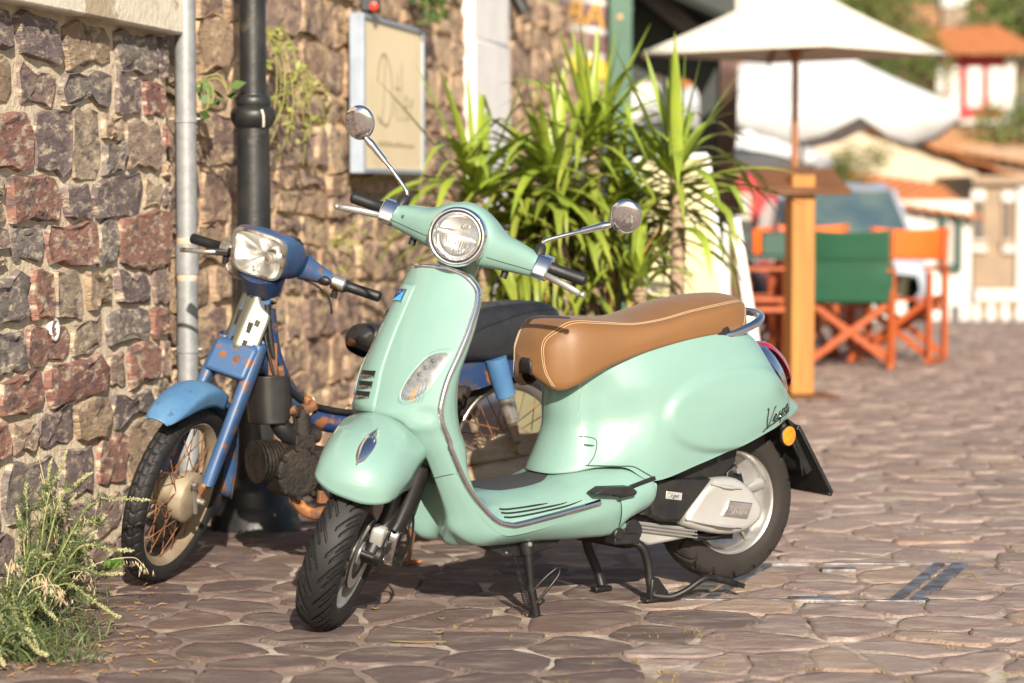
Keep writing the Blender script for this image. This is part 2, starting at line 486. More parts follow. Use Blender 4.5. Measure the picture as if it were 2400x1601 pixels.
    def wall(name, label, s0, s1, ztop, ds, dz, stm, mom, prot, thick=.5, d0=0.0, taper=None):
        root = E(name, tuple(wp((s0+s1)/2, 0, -.2)), label, 'wall')
        inv = root.matrix_basis.inverted() if False else Matrix.Translation(-root.location)
        nx = max(2, int((s1-s0)/.4))
        b = box(s0, s1, -.1, ztop, -thick, d0-.004)
        o = O('mortar', TR(b, inv @ MWall), mom, root, sm=0)
        cs = {}
        zz = [-.04]
        while zz[-1] < ztop: zz.append(zz[-1]+rng.uniform(dz*.72, dz*1.35))
        def zb(j_, s_): return min(max(zz[j_]+.05*noise.noise(V((s_*2.0, j_*7.7, 0)))+.014*noise.noise(V((s_*9, j_*3.1, 4))), 0), ztop-.004)
        for j_ in range(len(zz)-1):
            a = s0-rng.uniform(0, .2); tl = a
            k_ = 0
            while a < s1:
                b_ = a+rng.uniform(ds*.5, ds*1.5); tr_ = b_+rng.uniform(-.03, .03)
                def cl(x): return min(max(x, s0+.004), s1-.004)
                m_ = (a+b_)/2+rng.uniform(-.03, .03)
                top_h = 1.0
                quad = lambda lo, hi: [V((cl(a), zb(j_, a)*(1-lo)+zb(j_+1, a)*lo)), V((cl(m_), zb(j_, m_)*(1-lo)+zb(j_+1, m_)*lo)), V((cl(b_), zb(j_, b_)*(1-lo)+zb(j_+1, b_)*lo)), V((cl(tr_), zb(j_, b_)*(1-hi)+zb(j_+1, b_)*hi)), V((cl(m_+.02), zb(j_, m_)*(1-hi)+zb(j_+1, m_)*hi+rng.uniform(-.008, .008))), V((cl(tl), zb(j_, a)*(1-hi)+zb(j_+1, a)*hi))]
                if cl(b_)-cl(a) > .05 and zb(j_+1, m_)-zb(j_, m_) > .04:
                    if rng.random() < .16 and zz[j_+1]-zz[j_] > .13:
                        f_ = rng.uniform(.4, .6); cs[(j_, k_, 0)] = quad(0, f_); cs[(j_, k_, 1)] = quad(f_, 1)
                    else: cs[(j_, k_)] = quad(0, 1)
                a, tl = b_, tr_; k_ += 1
        for k, poly in cs.items():
            c, ol = outline(poly, rng.choice((.003, .006, .009, .013, .02)), rng, 14, .010)
            if max((a-c).length for a in ol) < .035: continue
            pr = rng.uniform(*prot)
            vf = stone_vf(c, ol, d0+pr, d0-.03, rng, edge=rng.uniform(.004, .013), rough=.006, tilt=.04)
            cc = V((c.x, c.y, d0))
            wc_ = (inv @ MWall) @ cc
            so = O('stone', TR(([q-cc for q in vf[0]], vf[1]), MWall.to_3x3().to_4x4()), stm, root, sm=32)
            so.location = wc_
        return root, inv
    hw, hinv = wall('house_wall', 'stone house wall with cream painted ledge at the far left', -2.5, 0.0, 1.70, .34, .150, m_ws, m_wm, (.004, .017))
    m_led = mat('ledge_paint', (.84, .77, .63), .85, col2=(.74, .66, .52), scale=8, bump=.8, bscale=30, bdist=.008, col3=(.50, .40, .28), s3=4, lo3=.56, hi3=.59)
    O('ledge', TR(J(box(-2.5, 0.02, 1.70, 1.86, -.45, .06), box(-2.5, .015, 1.86, 2.6, -.45, .035)), hinv @ MWall), m_led, hw, bev=.008)
    rw, _ = wall('rubble_wall', 'sunlit rubble stone wall running back behind the two bikes', 0.004, 4.98, 2.45, .36, .165, m_fs, m_fm, (.004, .024), d0=-.03)
    gw, _ = wall('garden_wall', 'rough stone wall beyond the white pillar', 6.02, 8.5, 2.40, .36, .20, m_fs, m_fm, (.0, .04), d0=-.03)
    # white pillar
    m_wh = mat('whitewash', (.80, .79, .77), .85, col2=(.70, .70, .70), scale=4, bump=.4, bscale=18, bdist=.01)
    pr_ = E('white_pillar', tuple(wp(5.5, 0)), 'whitewashed pillar between the sign wall and the yucca', 'pillar')
    pv = Matrix.Translation(-pr_.location)
    for z0, z1, d in ((-.05, .62, .035), (.624, 1.28, .03), (1.284, 2.0, .036), (2.004, 3.2, .03)):
        O('block', TR(box(4.99, 6.0, z0, z1, -.4, d), pv @ MWall), m_wh, pr_, bev=.012)
    # round vent in the house wall
    tag(O('drain_spout', TR(lathe([(.034, -.05), (.034, .012), (.027, .012), (.025, -.02), (0.0, -.022)], 20), Matrix.Translation(wp(-1.06, .77, .0)) @ RotTo(n)), mat('white_pvc', (.75, .76, .76), .5), None), 'short white plastic spout set in the house wall', 'spout')

    # drainpipe
    m_gal = mat('galvanised', (.30, .31, .315), .5, .3, col2=(.24, .25, .255), scale=30, bump=.1, bscale=120, col3=(.45, .33, .20), s3=2.2, lo3=.62, hi3=.72)
    m_rust = mat('pipe_rust', (.50, .34, .20), .8, col2=(.45, .42, .38), scale=14)
    pp = wp(.035, 0, .055)
    dr = E('drainpipe', tuple(pp), 'grey galvanised drainpipe fixed at the corner of the house wall', 'pipe')
    O('pipe', lathe([(.0355, -.01), (.0355, 3.2)], 28), m_gal, dr)
    O('coupling', lathe([(.0362, .895), (.040, .897), (.040, .998), (.0362, 1.0)], 28), m_gal, dr)
    for z in (.885, 1.008): O('rust_band', lathe([(.0357, z-.011), (.0362, z-.010), (.0362, z+.010), (.0357, z+.011)], 28), m_rust, dr)
    for z in (.643, 1.42):
        O('clamp', J(lathe([(.0358, z-.014), (.0395, z-.012), (.0395, z+.010), (.0358, z+.012)], 28)), m_gal, dr)
        O('clamp_screw', tube([V((.05, -.01, z)), V((-.055, .0, z))], .004, 6), m_rust, dr)
    # lamp post
    m_pst = mat('post_paint', (.014, .015, .016), .42, col2=(.028, .028, .028), scale=7, bump=.35, bscale=22, bdist=.006, col3=(.085, .07, .055), s3=9, lo3=.6, hi3=.72)
    lp = E('lamp_post', (-.90, 8.44, 0), 'black cast iron lamp post with ringed collar standing by the drainpipe', 'lamp post')
    O('shaft', lathe([(.068, .16), (.064, .5), (.058, 1.2), (.056, 1.405)], 36), m_pst, lp)
    O('collar', lathe([(.057, 1.395), (.064, 1.402), (.070, 1.41), (.078, 1.425), (.080, 1.445), (.074, 1.462), (.062, 1.468), (.058, 1.472), (.062, 1.478), (.062, 1.498), (.056, 1.506), (.050, 1.510), (.050, 1.516), (.046, 1.518)], 40), m_pst, lp, sm=60)
    O('upper_shaft', lathe([(.047, 1.512), (.043, 2.4), (.042, 3.4)], 32), m_pst, lp)
    O('base', lathe([(.158, -.01), (.158, .022), (.150, .030), (.150, .05), (.128, .075), (.118, .088), (.118, .128), (.108, .142), (.082, .152), (.072, .165), (.068, .17)], 40), m_pst, lp, sm=50)
    O('paint_drip', tube([V((.036, -.066, 1.458)), V((.042, -.068, 1.44)), V((.043, -.064, 1.418)), V((.041, -.052, 1.40))], .0045, 6), mat('white_drip', (.6, .58, .5), .7), lp)
    return wp, t, n, W0, MWall
wp, WT, WN, W0, MWALL = make_setting()
# ------------------------------------------------------------------ mint scooter
def build_scooter():
    th = math.asin(.0147/1.335)
    MW = Matrix.Translation((.6338, 7.2094, .0147)) @ Matrix.Rotation(3.7424, 4, 'Z') @ Matrix.Rotation(-.02, 4, 'X') @ Matrix.Rotation(th, 4, 'Y')
    root = E('scooter', None, 'mint green scooter with tan leather seat and chrome mirrors in the foreground', 'scooter', M=MW)
    RK = radians(26); A = V((1.415, 0, 0)); u = V((-sin(RK), 0, cos(RK)))
    ST = Matrix.Translation(A) @ Matrix.Rotation(.8235, 4, u) @ Matrix.Translation(-A)
    def P(name, vf, m, parent=root, **k):
        return O(name, vf, M[m] if isinstance(m, str) else m, parent, **k)
    def PS(name, vf, m, **k):
        o = P(name, vf, m, root, **k); o.matrix_local = ST; return o
    def bvh(vf): return BVHTree.FromPolygons([V(p) for p in vf[0]], vf[1])

    # ---------------- legshield + apron + belly: one skin, concave at the wheel well
    half = []
    for z, ye, xe, xc in ((.968, .085, 1.045, 1.086), (.945, .132, 1.014, 1.100), (.90, .166, 1.000, 1.124), (.82, .187, 1.037, 1.168),
                          (.75, .196, 1.077, 1.204), (.68, .200, 1.118, 1.234), (.62, .200, 1.138, 1.250)):
        half.append([V((xe+(xc-xe)*(1-f*f), ye*f, z)) for f in (1, .86, .66, .45, .22, 0)])
    half.append([V(p) for p in ((1.141, .200, .590), (1.166, .175, .590), (1.202, .14, .588), (1.236, .095, .585), (1.252, .05, .584), (1.256, 0, .584))])
    def hole(Ep, Ap, Kx, Kz, bulge=.012):
        Ep, Ap = V(Ep), V(Ap)
        c1 = Ep.lerp(Ap, .36)+V((bulge*.6, bulge, -bulge*.5)); c2 = Ep.lerp(Ap, .74)+V((bulge, bulge*.8, -bulge*.6))
        return [Ep, c1, c2, Ap, V((Kx+.03, Ap.y*.62, Kz)), V((Kx, 0, Kz))]
    half.append(hole((1.136, .199, .562), (1.205, .112, .560), 1.17, .575))
    half.append(hole((1.122, .197, .535), (1.178, .120, .532), 1.06, .55))
    half.append(hole((1.097, .195, .483), (1.140, .128, .475), 1.02, .48))
    half.append(hole((1.048, .190, .392), (1.104, .128, .390), 1.00, .39))
    half.append(hole((.99, .188, .322), (1.074, .122, .312), 1.005, .305))
    half.append(hole((.945, .188, .283), (1.058, .114, .258), 1.02, .243, .014))
    half.append(hole((.905, .188, .270), (1.005, .106, .221), 1.0, .211, .02))
    half.append(hole((.87, .188, .269), (.94, .105, .205), .945, .203, .02))
    half.append(hole((.75, .188, .284), (.78, .105, .201), .78, .200, .02))
    half.append(hole((.61, .188, .305), (.62, .125, .197), .62, .196, .018))
    half.append(hole((.53, .190, .322), (.525, .14, .200), .53, .197, .012))
    half.append(hole((.485, .188, .335), (.485, .15, .215), .485, .21, .010))
    skin = patch(mir(half), 5, 5)
    shell = P('legshield', skin, 'mint', sm=60)
    skb = bvh(skin)
    edge = [r[0] for r in half]
    # inner leg panel (rider side)
    inn = []
    for z, ye, xe, xi in ((.968, .083, 1.040, .985), (.945, .130, 1.008, .965), (.90, .163, .993, .962), (.82, .183, 1.030, .985), (.75, .192, 1.070, 1.012),
                          (.68, .196, 1.110, 1.040), (.60, .196, 1.134, 1.045), (.535, .193, 1.115, 1.035), (.483, .191, 1.090, 1.015), (.42, .186, 1.055, 1.015), (.35, .18, 1.01, 1.0)):
        inn.append([V((xe, ye, z)), V((xe*.55+xi*.45-.004, ye*.95, z)), V((xi, ye*.72, z)), V((xi-.012, ye*.35, z)), V((xi-.016, 0, z))])
    P('inner_panel', patch(mir(inn), 4, 4), 'mint', sm=60)
    # floor
    fl = []
    for x, zs in ((1.035, (.385, .388, .39, .385, .375, .372)), (.985, (.318, .333, .345, .352, .355, .355)), (.93, (.2745, .300, .325, .345, .352, .353)), (.87, (.2695, .295, .323, .345, .352, .353)),
                  (.75, (.2845, .303, .328, .350, .357, .358)), (.70, (.291, .310, .337, .356, .362, .363)), (.655, (.300, .322, .352, .374, .380, .381)), (.60, (.310, .336, .368, .394, .400, .402)),
                  (.53, (.325, .352, .382, .40, .402, .402)), (.46, (.345, .365, .386, .392, .392, .392)), (.40, (.338, .345, .35, .35, .35, .35))):
        fl.append([V((x, .184, zs[0]-.03))]+[V((x, y, z)) for y, z in zip((.1885, .178, .150, .10, .05, 0), zs)])
    floor_vf = patch(mir(fl), 4, 4)
    P('floorboard', floor_vf, 'mint', sm=60)
    flb = bvh(floor_vf)
    # rear lower flank
    fk = [[V(p) for p in r] for r in (
        ((.535, .1895, .323), (.53, .197, .29), (.528, .190, .245), (.53, .165, .206), (.53, .10, .200)),
        ((.49, .190, .339), (.485, .199, .305), (.485, .191, .265), (.50, .162, .235), (.50, .10, .22)),
        ((.45, .190, .350), (.445, .196, .315), (.445, .187, .280), (.455, .160, .255), (.46, .10, .245)),
        ((.41, .185, .352), (.402, .188, .325), (.402, .178, .292), (.41, .15, .265), (.42, .10, .26)),
        ((.400, .160, .348), (.392, .160, .325), (.392, .150, .295), (.40, .13, .275), (.41, .09, .268)))]
    fv = patch(fk, 4, 4)
    P('rear_flank', fv, 'mint', sm=60)
    P('rear_flank', ([V((p.x, -p.y, p.z)) for p in fv[0]], [tuple(reversed(q)) for q in fv[1]]), 'mint', sm=60)
    # chrome edge trim, both sides
    tp = [V(p) for p in cr(edge[:17], 5)]+[V((.64, .19, .301)), V((.603, .19, .307))]
    top = [V((1.086, 0, .9695)), V((1.076, .03, .9695)), V((1.062, .06, .9695))]
    pth = [V((p.x, -(p.y+.001), p.z)) for p in reversed(tp)]+[V((p.x, -p.y, p.z)) for p in reversed(top[1:])]+top+[V((p.x, p.y+.001, p.z)) for p in tp]
    pth = [p-V((.004, 0, 0)) if p.z > .5 else p for p in pth]
    P('edge_trim', tube(pth, .0088, 10), 'chrome', sm=80)
    # floor strips
    for k, (y, x0, x1) in enumerate(((.168, .925, .765), (.176, .925, .705), (.183, .92, .66))):
        for s in (1, -1):
            pts = []
            for i in range(13):
                x = x0+(x1-x0)*i/12
                h = flb.ray_cast(V((x, s*y, .6)), V((0, 0, -1)))[0]
                pts.append((h if h else V((x, s*y, .33)))+V((0, 0, .002)))
            P('floor_strip', tube(pts, [.0028]*10+[.0024, .0018, .001], 6), 'black_plastic')
    # centre mat
    mp = []
    ol = [(.93, -.05), (.90, .085), (.80, .088), (.72, .07), (.655, .03), (.645, -.02), (.69, -.085), (.80, -.1), (.90, -.09)]
    ol = round_poly([V((a, b, 0)) for a, b in ol], 2)
    cen = V((.79, 0, 0)); vv = []; ff = []
    rings = [1.0, .75, .5, .25]
    for r in rings:
        for p in ol:
            q = cen.lerp(p, r)
            h = flb.ray_cast(V((q.x, q.y, .6)), V((0, 0, -1)))[0]
            vv.append((h if h else V((q.x, q.y, .36)))+V((0, 0, .006 if r < 1 else .0005)))
    n = len(ol)
    ff = grid_faces(len(rings), n, True); ff.append(tuple(range(3*n, 4*n)))
    P('floor_mat', (vv, ff), 'mat_rubber', sm=60)
    # nose cover (tie): raised strip following the skin
    rows = []
    for z, w_ in ((.925, .030), (.912, .036), (.86, .038), (.78, .042), (.70, .047), (.64, .052), (.603, .054), (.588, .050)):
        r = []
        for f, o in ((1.0, .0005), (.93, .006), (.5, .0085), (0, .0095), (-.5, .0085), (-.93, .006), (-1.0, .0005)):
            h = skb.ray_cast(V((1.6, f*w_, z)), V((-1, 0, 0)))[0]
            o2 = o if .59 < z < .92 else (.0005 if z > .92 else o*.3)
            r.append((h or V((1.25, f*w_, z)))+V((o2, 0, o2*.4)))
        rows.append(r)
    nose_vf = patch(rows, 4, 4)
    nose = P('nose_cover', nose_vf, 'mint', sm=60)
    nb = bvh(nose_vf)
    def on_front(y, z, o=.001, b=nb):
        h = b.ray_cast(V((1.6, y, z)), V((-1, 0, 0)))[0] or skb.ray_cast(V((1.6, y, z)), V((-1, 0, 0)))[0] or skb.find_nearest(V((1.25, y, z)))[0]
        return h+V((o, 0, o*.4))
    # hexagonal badge on the nose
    bz = .893
    def quadp(pts, o): return [on_front(y, z, o) for y, z in pts]
    sq = [(-.0215, bz+.017), (.0215, bz+.017), (.0215, bz-.017), (-.0215, bz-.017)]
    bd = P('badge', (quadp(sq, .004)+quadp(sq, .0005), [(0, 1, 2, 3), (0, 4, 5, 1), (1, 5, 6, 2), (2, 6, 7, 3), (3, 7, 4, 0)]), 'chrome', nose, sm=0)
    s2 = [(-.019, bz+.0145), (.019, bz+.0145), (.019, bz-.0145), (-.019, bz-.0145)]
    q4 = quadp(s2, .0048)
    P('badge_field', (q4, [(0, 1, 3)]), 'badge_blue', bd, sm=0)
    P('badge_field', ([p+V((.0003, 0, .0003)) for p in q4], [(1, 2, 3)]), 'badge_cyan', bd, sm=0)
    P('badge_mark', tube([on_front(y, z, .0053) for y, z in ((-.006, bz+.002), (-.006, bz+.011), (.004, bz+.011), (.005, bz+.006), (-.005, bz+.005))], .0011, 5), 'chrome', bd)
    # nose grilles
    for zc in (.683, .655, .628):
        pts = [(-.036, zc+.006), (-.03, zc+.0105), (.026, zc+.0105), (.034, zc+.006), (.030, zc-.006), (-.022, zc-.008), (-.034, zc-.003)]
        gr = [[on_front(y, zc+t*(.0105 if t > 0 else .007)+.0012*(y/.03), .0026) for y in [-.035+.069*k/12 for k in range(13)]] for t in (1, .3, -.4, -1)]
        gv = P('nose_vent', ([p for r in gr for p in r], grid_faces(4, 13)), 'black_plastic', nose, sm=0)
        P('vent_blade', tube([on_front(y, zc-.005+.001*(y/.03), .0035) for y in (-.035, -.02, 0, .015, .029)], [.0025, .004, .0045, .004, .002], 8), 'chrome', gv)
    # script on the right of the legshield
    def script(name, f, m, r, parent, sc=1.0, flat=.6):
        strokes = [
            [(.02, .98), (.05, 1.02), (.07, .9), (.05, .5), (.09, .06), (.12, .02), (.19, .30), (.29, .66), (.36, .84), (.40, .86)],
            [(.30, .22), (.42, .32), (.45, .44), (.39, .46), (.34, .30), (.38, .16), (.50, .20)],
            [(.50, .20), (.60, .42), (.62, .46), (.60, .36), (.66, .24), (.62, .14), (.54, .16)],
            [(.66, .24), (.76, .46), (.72, .28), (.66, -.12), (.72, .30), (.82, .46), (.86, .36), (.80, .20), (.73, .22)],
            [(.88, .24), (.98, .46), (1.04, .48), (.92, .40), (.90, .22), (.98, .20), (1.06, .48), (1.04, .22), (1.14, .22)],
            [(-.06, -.06), (.05, .02), (.14, .03), (.5, .06), (.9, .085), (1.12, .10)]]
        m_ = MB()
        for s in strokes:
            pts = [f(p.x*sc, p.y*sc) for p in cr([V((a, b, 0)) for a, b in s], 4)]
            m_.add(tube(pts, r, 6))
        return P(name, (m_.v, m_.f), m, parent)
    script('script_emblem', lambda a, b: on_front(-.155+.085*a, .835+.03*b, .002, skb), 'script', .0013, shell)
    # front turn signals in the legshield
    for s in (1, -1):
        ol = [(.112, .735), (.126, .748), (.146, .752), (.156, .742), (.160, .70), (.160, .655), (.150, .628), (.128, .612), (.108, .612), (.098, .626), (.099, .66)]
        ol = [(a+.022+.010*(b-.68)/.07, b+.004) for a, b in ol]
        ol = [p for p in round_poly([V((a, b, 0)) for a, b in ol], 2)]
        c = sum(ol, V((0, 0, 0)))/len(ol)
        def ring(k, o): return [on_front(s*(c.x+(p.x-c.x)*k), c.y+(p.y-c.y)*k, o, skb) for p in ol]
        n = len(ol)
        sg = P('turn_signal', (ring(1.08, .0004)+ring(1.0, .0035)+ring(.92, .0035)+ring(.90, .001), grid_faces(4, n, True)+[tuple(range(3*n, 4*n))]), 'mint', sm=50)
        P('signal_lens', (ring(.90, .002)+ring(.7, .005), grid_faces(2, n, True)+[tuple(range(n, 2*n))]), 'white_lens', sg)
        lowp = [p for p in ol]
        for k in range(8):
            t = k/7
            z0, z1 = .616+.004*t, .668
            yv = .124+.044*t
            P('signal_rib', tube([on_front(s*yv, z0, .0052, skb), on_front(s*(yv+.002), z1-.02*(1-t), .0055, skb)], .0012, 5), M['amber'] if k in (3, 4) else M['chrome'], sg)
        for k in range(3):
            zc = .690+.018*k
            P('signal_bulb', TR(lathe([(.006, 0), (.0045, .003), (0.0, .0035)], 12), RotTo((1, .3*s, .3), on_front(s*(.148+.007*k), zc, .0052, skb))), 'reflector', sg)
    # seams on the apron
    P('apron_seam', tube([on_front(.196-.0062*i, .426-.002*i, .0006, skb) for i in range(0, 12)], .0012, 5), 'seam', shell)

    # ---------------- rear body
    cols = [   # u: (bottom),(mid),(top)
        ((.690, 0, .380), (.640, 0, .50), (.640, 0, .62)),
        ((.676, .06, .380), (.628, .058, .50), (.622, .06, .62)),
        ((.632, .108, .386), (.592, .098, .505), (.585, .10, .645)),
        ((.565, .138, .398), (.540, .120, .51), (.535, .12, .672)),
        ((.492, .166, .394), (.470, .155, .53), (.470, .138, .698)),
        ((.408, .187, .354), (.385, .192, .545), (.395, .150, .722)),
        ((.250, .192, .390), (.250, .206, .56), (.250, .158, .748)),
        ((.105, .190, .430), (.100, .206, .58), (.10, .150, .758)),
        ((-.020, .176, .468), (-.020, .190, .595), (0, .128, .735)),
        ((-.125, .148, .496), (-.095, .142, .600), (-.052, .085, .703)),
        ((-.208, .090, .509), (-.148, .082, .595), (-.085, .050, .672)),
        ((-.248, 0, .516), (-.170, 0, .585), (-.100, 0, .662))]
    lv = []
    for bt, md, tp_ in cols:
        b_, m_, t_ = V(bt), V(md), V(tp_)
        under = V((b_.x*.97, b_.y*.80, b_.z+.004))
        lip = V((b_.x, b_.y*.985, b_.z-.003))
        lo = b_.lerp(m_, .45)+V((0, .006 if m_.y > .13 else 0, 0))
        hi = m_.lerp(t_, .55)+V((0, .012 if m_.y > .13 else .002, 0))
        dk = V((t_.x, t_.y*.8, t_.z+.012)); dk2 = V((t_.x, t_.y*.35, t_.z+.02))
        if t_.x < .02 and t_.y < .13:
            dk = V((t_.x+.01, t_.y*.75, t_.z+.012)); dk2 = V((t_.x+.025, t_.y*.3, t_.z+.022))
        lv.append([under, lip, b_+V((0, .003, .008)), lo, m_, hi, t_, dk, dk2])
    def sm_(a, b, x):
        t = max(0, min(1, (x-a)/(b-a))); return t*t*(3-2*t)
    def pod(p):
        d = sqrt(((p.x-.125)/.255)**2+((p.z-.540-.06*(.125-p.x))/.122)**2)
        k = .012*(1-sm_(.90, 1.04, d))
        d2 = sqrt(((p.x-.555)/.075)**2+((p.z-.565)/.10)**2)
        k -= .006*(1-sm_(.3, 1.15, d2))*(1 if p.x > .45 else 1)
        if abs(p.y) > .09: return V((p.x, p.y+k*(1 if p.y > 0 else -1), p.z))
        return p
    full = [list(c) for c in lv]+[[V((p.x, -p.y, p.z)) for p in c] for c in reversed(lv[1:-1])]
    body_vf = patch(full, 14, 10, closed_r=True, disp=pod)
    body = P('rear_body', body_vf, 'mint', sm=60)
    bb = bvh(body_vf)
    def on_side(x, z, o=.001, s=1):
        h = bb.ray_cast(V((x, s*.5, z)), V((0, -s, 0)))[0]
        return (h or V((x, s*.19, z)))+V((0, s*o, 0))
    script('script_emblem', lambda a, b: on_side(.012-.104*a, .471+.060*b+.037*a, .0022), 'script', .0018, body)
    # panel seams, glove cover
    def seam(pts, r=.0013): P('panel_seam', tube([on_side(x, z, .0003) for x, z in cr2(pts)], r, 5), 'seam', body)
    def cr2(pts, n=5): return [(p.x, p.y) for p in cr([V((a, b, 0)) for a, b in pts], n)]
    seam([(.605, .4025), (.52, .398), (.475, .395), (.44, .376), (.405, .356)], .0018)
    seam([(.605, .482), (.575, .478), (.562, .466), (.575, .43), (.598, .404)])
    for s in (1,):
        P('glove_handle', tube([on_side(.606-.036*k/6, .459-.004*k/6, .0002) for k in range(7)], [.001, .0025, .003, .003, .003, .0025, .001], 6), 'seam', body)
    # dark wheel house under the body
    wh = patch(mir([[V((-.17, .12, .50)), V((-.17, .08, .50)), V((-.17, 0, .50))], [V((-.05, .15, .485)), V((-.05, .08, .52)), V((-.05, 0, .53))],
                    [V((.12, .165, .45)), V((.12, .08, .52)), V((.12, 0, .53))], [V((.3, .165, .395)), V((.3, .08, .46)), V((.3, 0, .47))], [V((.42, .15, .38)), V((.43, .08, .40)), V((.43, 0, .40))]]), 3, 3)
    P('wheel_house', wh, 'black_plastic')
    P('frame_bracket', prism([(.33, .40), (.10, .455), (.045, .43), (.06, .37), (.10, .335), (.36, .325)], .085, .125), 'black_plastic', bev=.006)
    for x, z in ((.125, .385), (.055, .415)):
        P('bracket_hole', TR(lathe([(.009, 0), (.009, .002), (0, .002)], 14), Matrix.Translation((x, .1255, z)) @ MY), 'seam')

    # ---------------- seat
    S = [  # x, z_top centre, stitch (y,z), side bulge (y,z), bottom (y,z)
        (.722, .716, (.034, .716), (.040, .69), (.040, .660)),
        (.708, .765, (.062, .752), (.082, .70), (.072, .640)),
        (.678, .797, (.082, .785), (.112, .71), (.098, .618)),
        (.635, .815, (.100, .808), (.136, .725), (.125, .632)),
        (.545, .812, (.110, .803), (.150, .74), (.142, .676)),
        (.435, .806, (.113, .794), (.158, .755), (.148, .710)),
        (.335, .826, (.118, .803), (.162, .775), (.152, .731)),
        (.240, .848, (.122, .822), (.160, .79), (.152, .745)),
        (.130, .862, (.120, .838), (.155, .80), (.147, .755)),
        (.050, .864, (.105, .845), (.138, .805), (.130, .760)),
        (.010, .858, (.080, .842), (.108, .805), (.100, .757)),
        (-.014, .842, (.045, .832), (.062, .80), (.058, .757)),
        (-.022, .815, (.020, .812), (.026, .795), (.026, .765))]
    ctrl = []
    for x, zt, st, sb, bo in S:
        h_ = [V((x, bo[0]*.5, bo[1]+.002)), V((x, bo[0], bo[1]-.002)), V((x, (bo[0]+sb[0])/2+.006, (bo[1]*.6+sb[1]*.4))), V((x, sb[0], sb[1])), V((x, (sb[0]+st[0])/2+.008, (sb[1]+st[1])/2+.008)),
              V((x, st[0], st[1])), V((x, st[0]*.62, st[1]*.35+zt*.65)), V((x, 0, zt))]
        ctrl.append(h_+[V((p.x, -p.y, p.z)) for p in reversed(h_[:-1])])
    f0 = [V((.727, p.y*.5, .69+(p.z-.69)*.5)) for p in ctrl[0]]
    seat_vf = patch([f0]+ctrl, 5, 3)
    nC = (len(ctrl[0])-1)*3+1; nR = len(ctrl)*5+1
    sv, sf = seat_vf
    sf = list(sf)+[tuple(range(nC)), tuple((nR-1)*nC+k for k in range(nC-1, -1, -1))]
    seat = P('seat', (sv, sf), 'leather', sm=75)
    sbv = bvh((sv, sf))
    for s in (1, -1):
        for dy in (0, .008):
            pts = []
            for p in cr([V((.690, .088, .63)), V((.715, .078, .67)), V((.722, .070, .71)), V((.708, .064, .757))]+[V((x, st[0], st[1])) for x, zt, st, sb, bo in S[2:11]], 6):
                q = V((p.x, s*(p.y+dy), p.z-dy*.5))
                h, nrm, _, _ = sbv.find_nearest(q); nrm = nrm if nrm.dot(h-V((h.x*.9+.03, 0, .72))) > 0 else -nrm
                pts.append(h+nrm*.0008)
            for i in range(0, len(pts)-1):
                pass
            P('stitch_line', tube(pts, .0009, 4), 'thread', seat)
    for s in (1,):
        pts = []
        for t in range(9):
            q = V((.015+.035*t/8, .15-.03*(1-t/8), .842-.085*t/8)); h, nrm, _, _ = sbv.find_nearest(q); nrm = nrm if nrm.dot(h-V((.05, 0, .78))) > 0 else -nrm; pts.append(h+nrm*.0006)
        P('stitch_line', tube(pts, .0008, 4), 'thread', seat)
    # seat front tab and side clip
    tb = []
    for z in (.704, .69, .67, .65, .637, .630):
        for y in (-.022, -.008, .006, .020, .034):
            wz = .6 if z > .70 or z < .633 else 1.0
            yy = .006+(y-.006)*wz
            h = sbv.ray_cast(V((1.0, yy, z)), V((-1, 0, 0)))[0] or sbv.find_nearest(V((.75, yy, z)))[0]
            tb.append(h+V((.0022, 0, 0)))
    P('seat_tab', (tb, grid_faces(6, 5)), 'black_plastic', seat, sm=60, solid=.004)
    P('rail_mount', prism([(.175, .735), (.150, .775), (.118, .778), (.105, .760), (.110, .738)], .128, .158), 'black_plastic', bev=.006)
    P('rail_mount', prism([(.175, .735), (.150, .775), (.118, .778), (.105, .760), (.110, .738)], -.158, -.128), 'black_plastic', bev=.006)
    rp = [V(p) for p in ((.145, .142, .748), (.10, .150, .752), (.04, .150, .768), (-.005, .140, .782), (-.042, .112, .793), (-.064, .070, .800), (-.072, .025, .803))]
    rp = cr(rp+[V((p.x, -p.y, p.z)) for p in reversed(rp)], 5)
    P('grab_rail', tube(rp, .0125, 12), 'chrome', sm=80)
    # tail lamp
    tl = patch(mir([[V((-.065, .052, .700)), V((-.065, .03, .704)), V((-.065, 0, .706))], [V((-.115, .058, .690)), V((-.12, .035, .706)), V((-.122, 0, .711))],
                    [V((-.155, .058, .660)), V((-.168, .036, .676)), V((-.174, 0, .682))], [V((-.185, .054, .622)), V((-.203, .034, .636)), V((-.211, 0, .64))],
                    [V((-.202, .046, .585)), V((-.222, .028, .596)), V((-.229, 0, .60))], [V((-.197, .04, .565)), V((-.212, .02, .570)), V((-.217, 0, .572))]]), 5, 4)
    tl = ([V((p.x-.016, p.y*1.05, p.z)) for p in tl[0]], tl[1])
    tail = P('tail_lamp', tl, 'red_lens', sm=80)
    for s in (1, -1):
        bz_ = [V((-.045, s*.066, .700)), V((-.085, s*.090, .665)), V((-.120, s*.100, .625)), V((-.150, s*.095, .588)), V((-.175, s*.08, .556))]
        inn_ = [V((-.070, s*.044, .708)), V((-.120, s*.054, .697)), V((-.160, s*.056, .660)), V((-.189, s*.052, .617)), V((-.205, s*.043, .575))]
        pv = patch([cr(bz_, 1), [a.lerp(b, .5)+V((-.003, s*.003, .003)) for a, b in zip(bz_, inn_)], inn_], 3, 5)
        nn = 5*4+1
        k0 = 12
        P('lamp_bezel', (pv[0], [q for q in pv[1] if (q[0] % nn) < k0]), 'chrome', tail, sm=80)
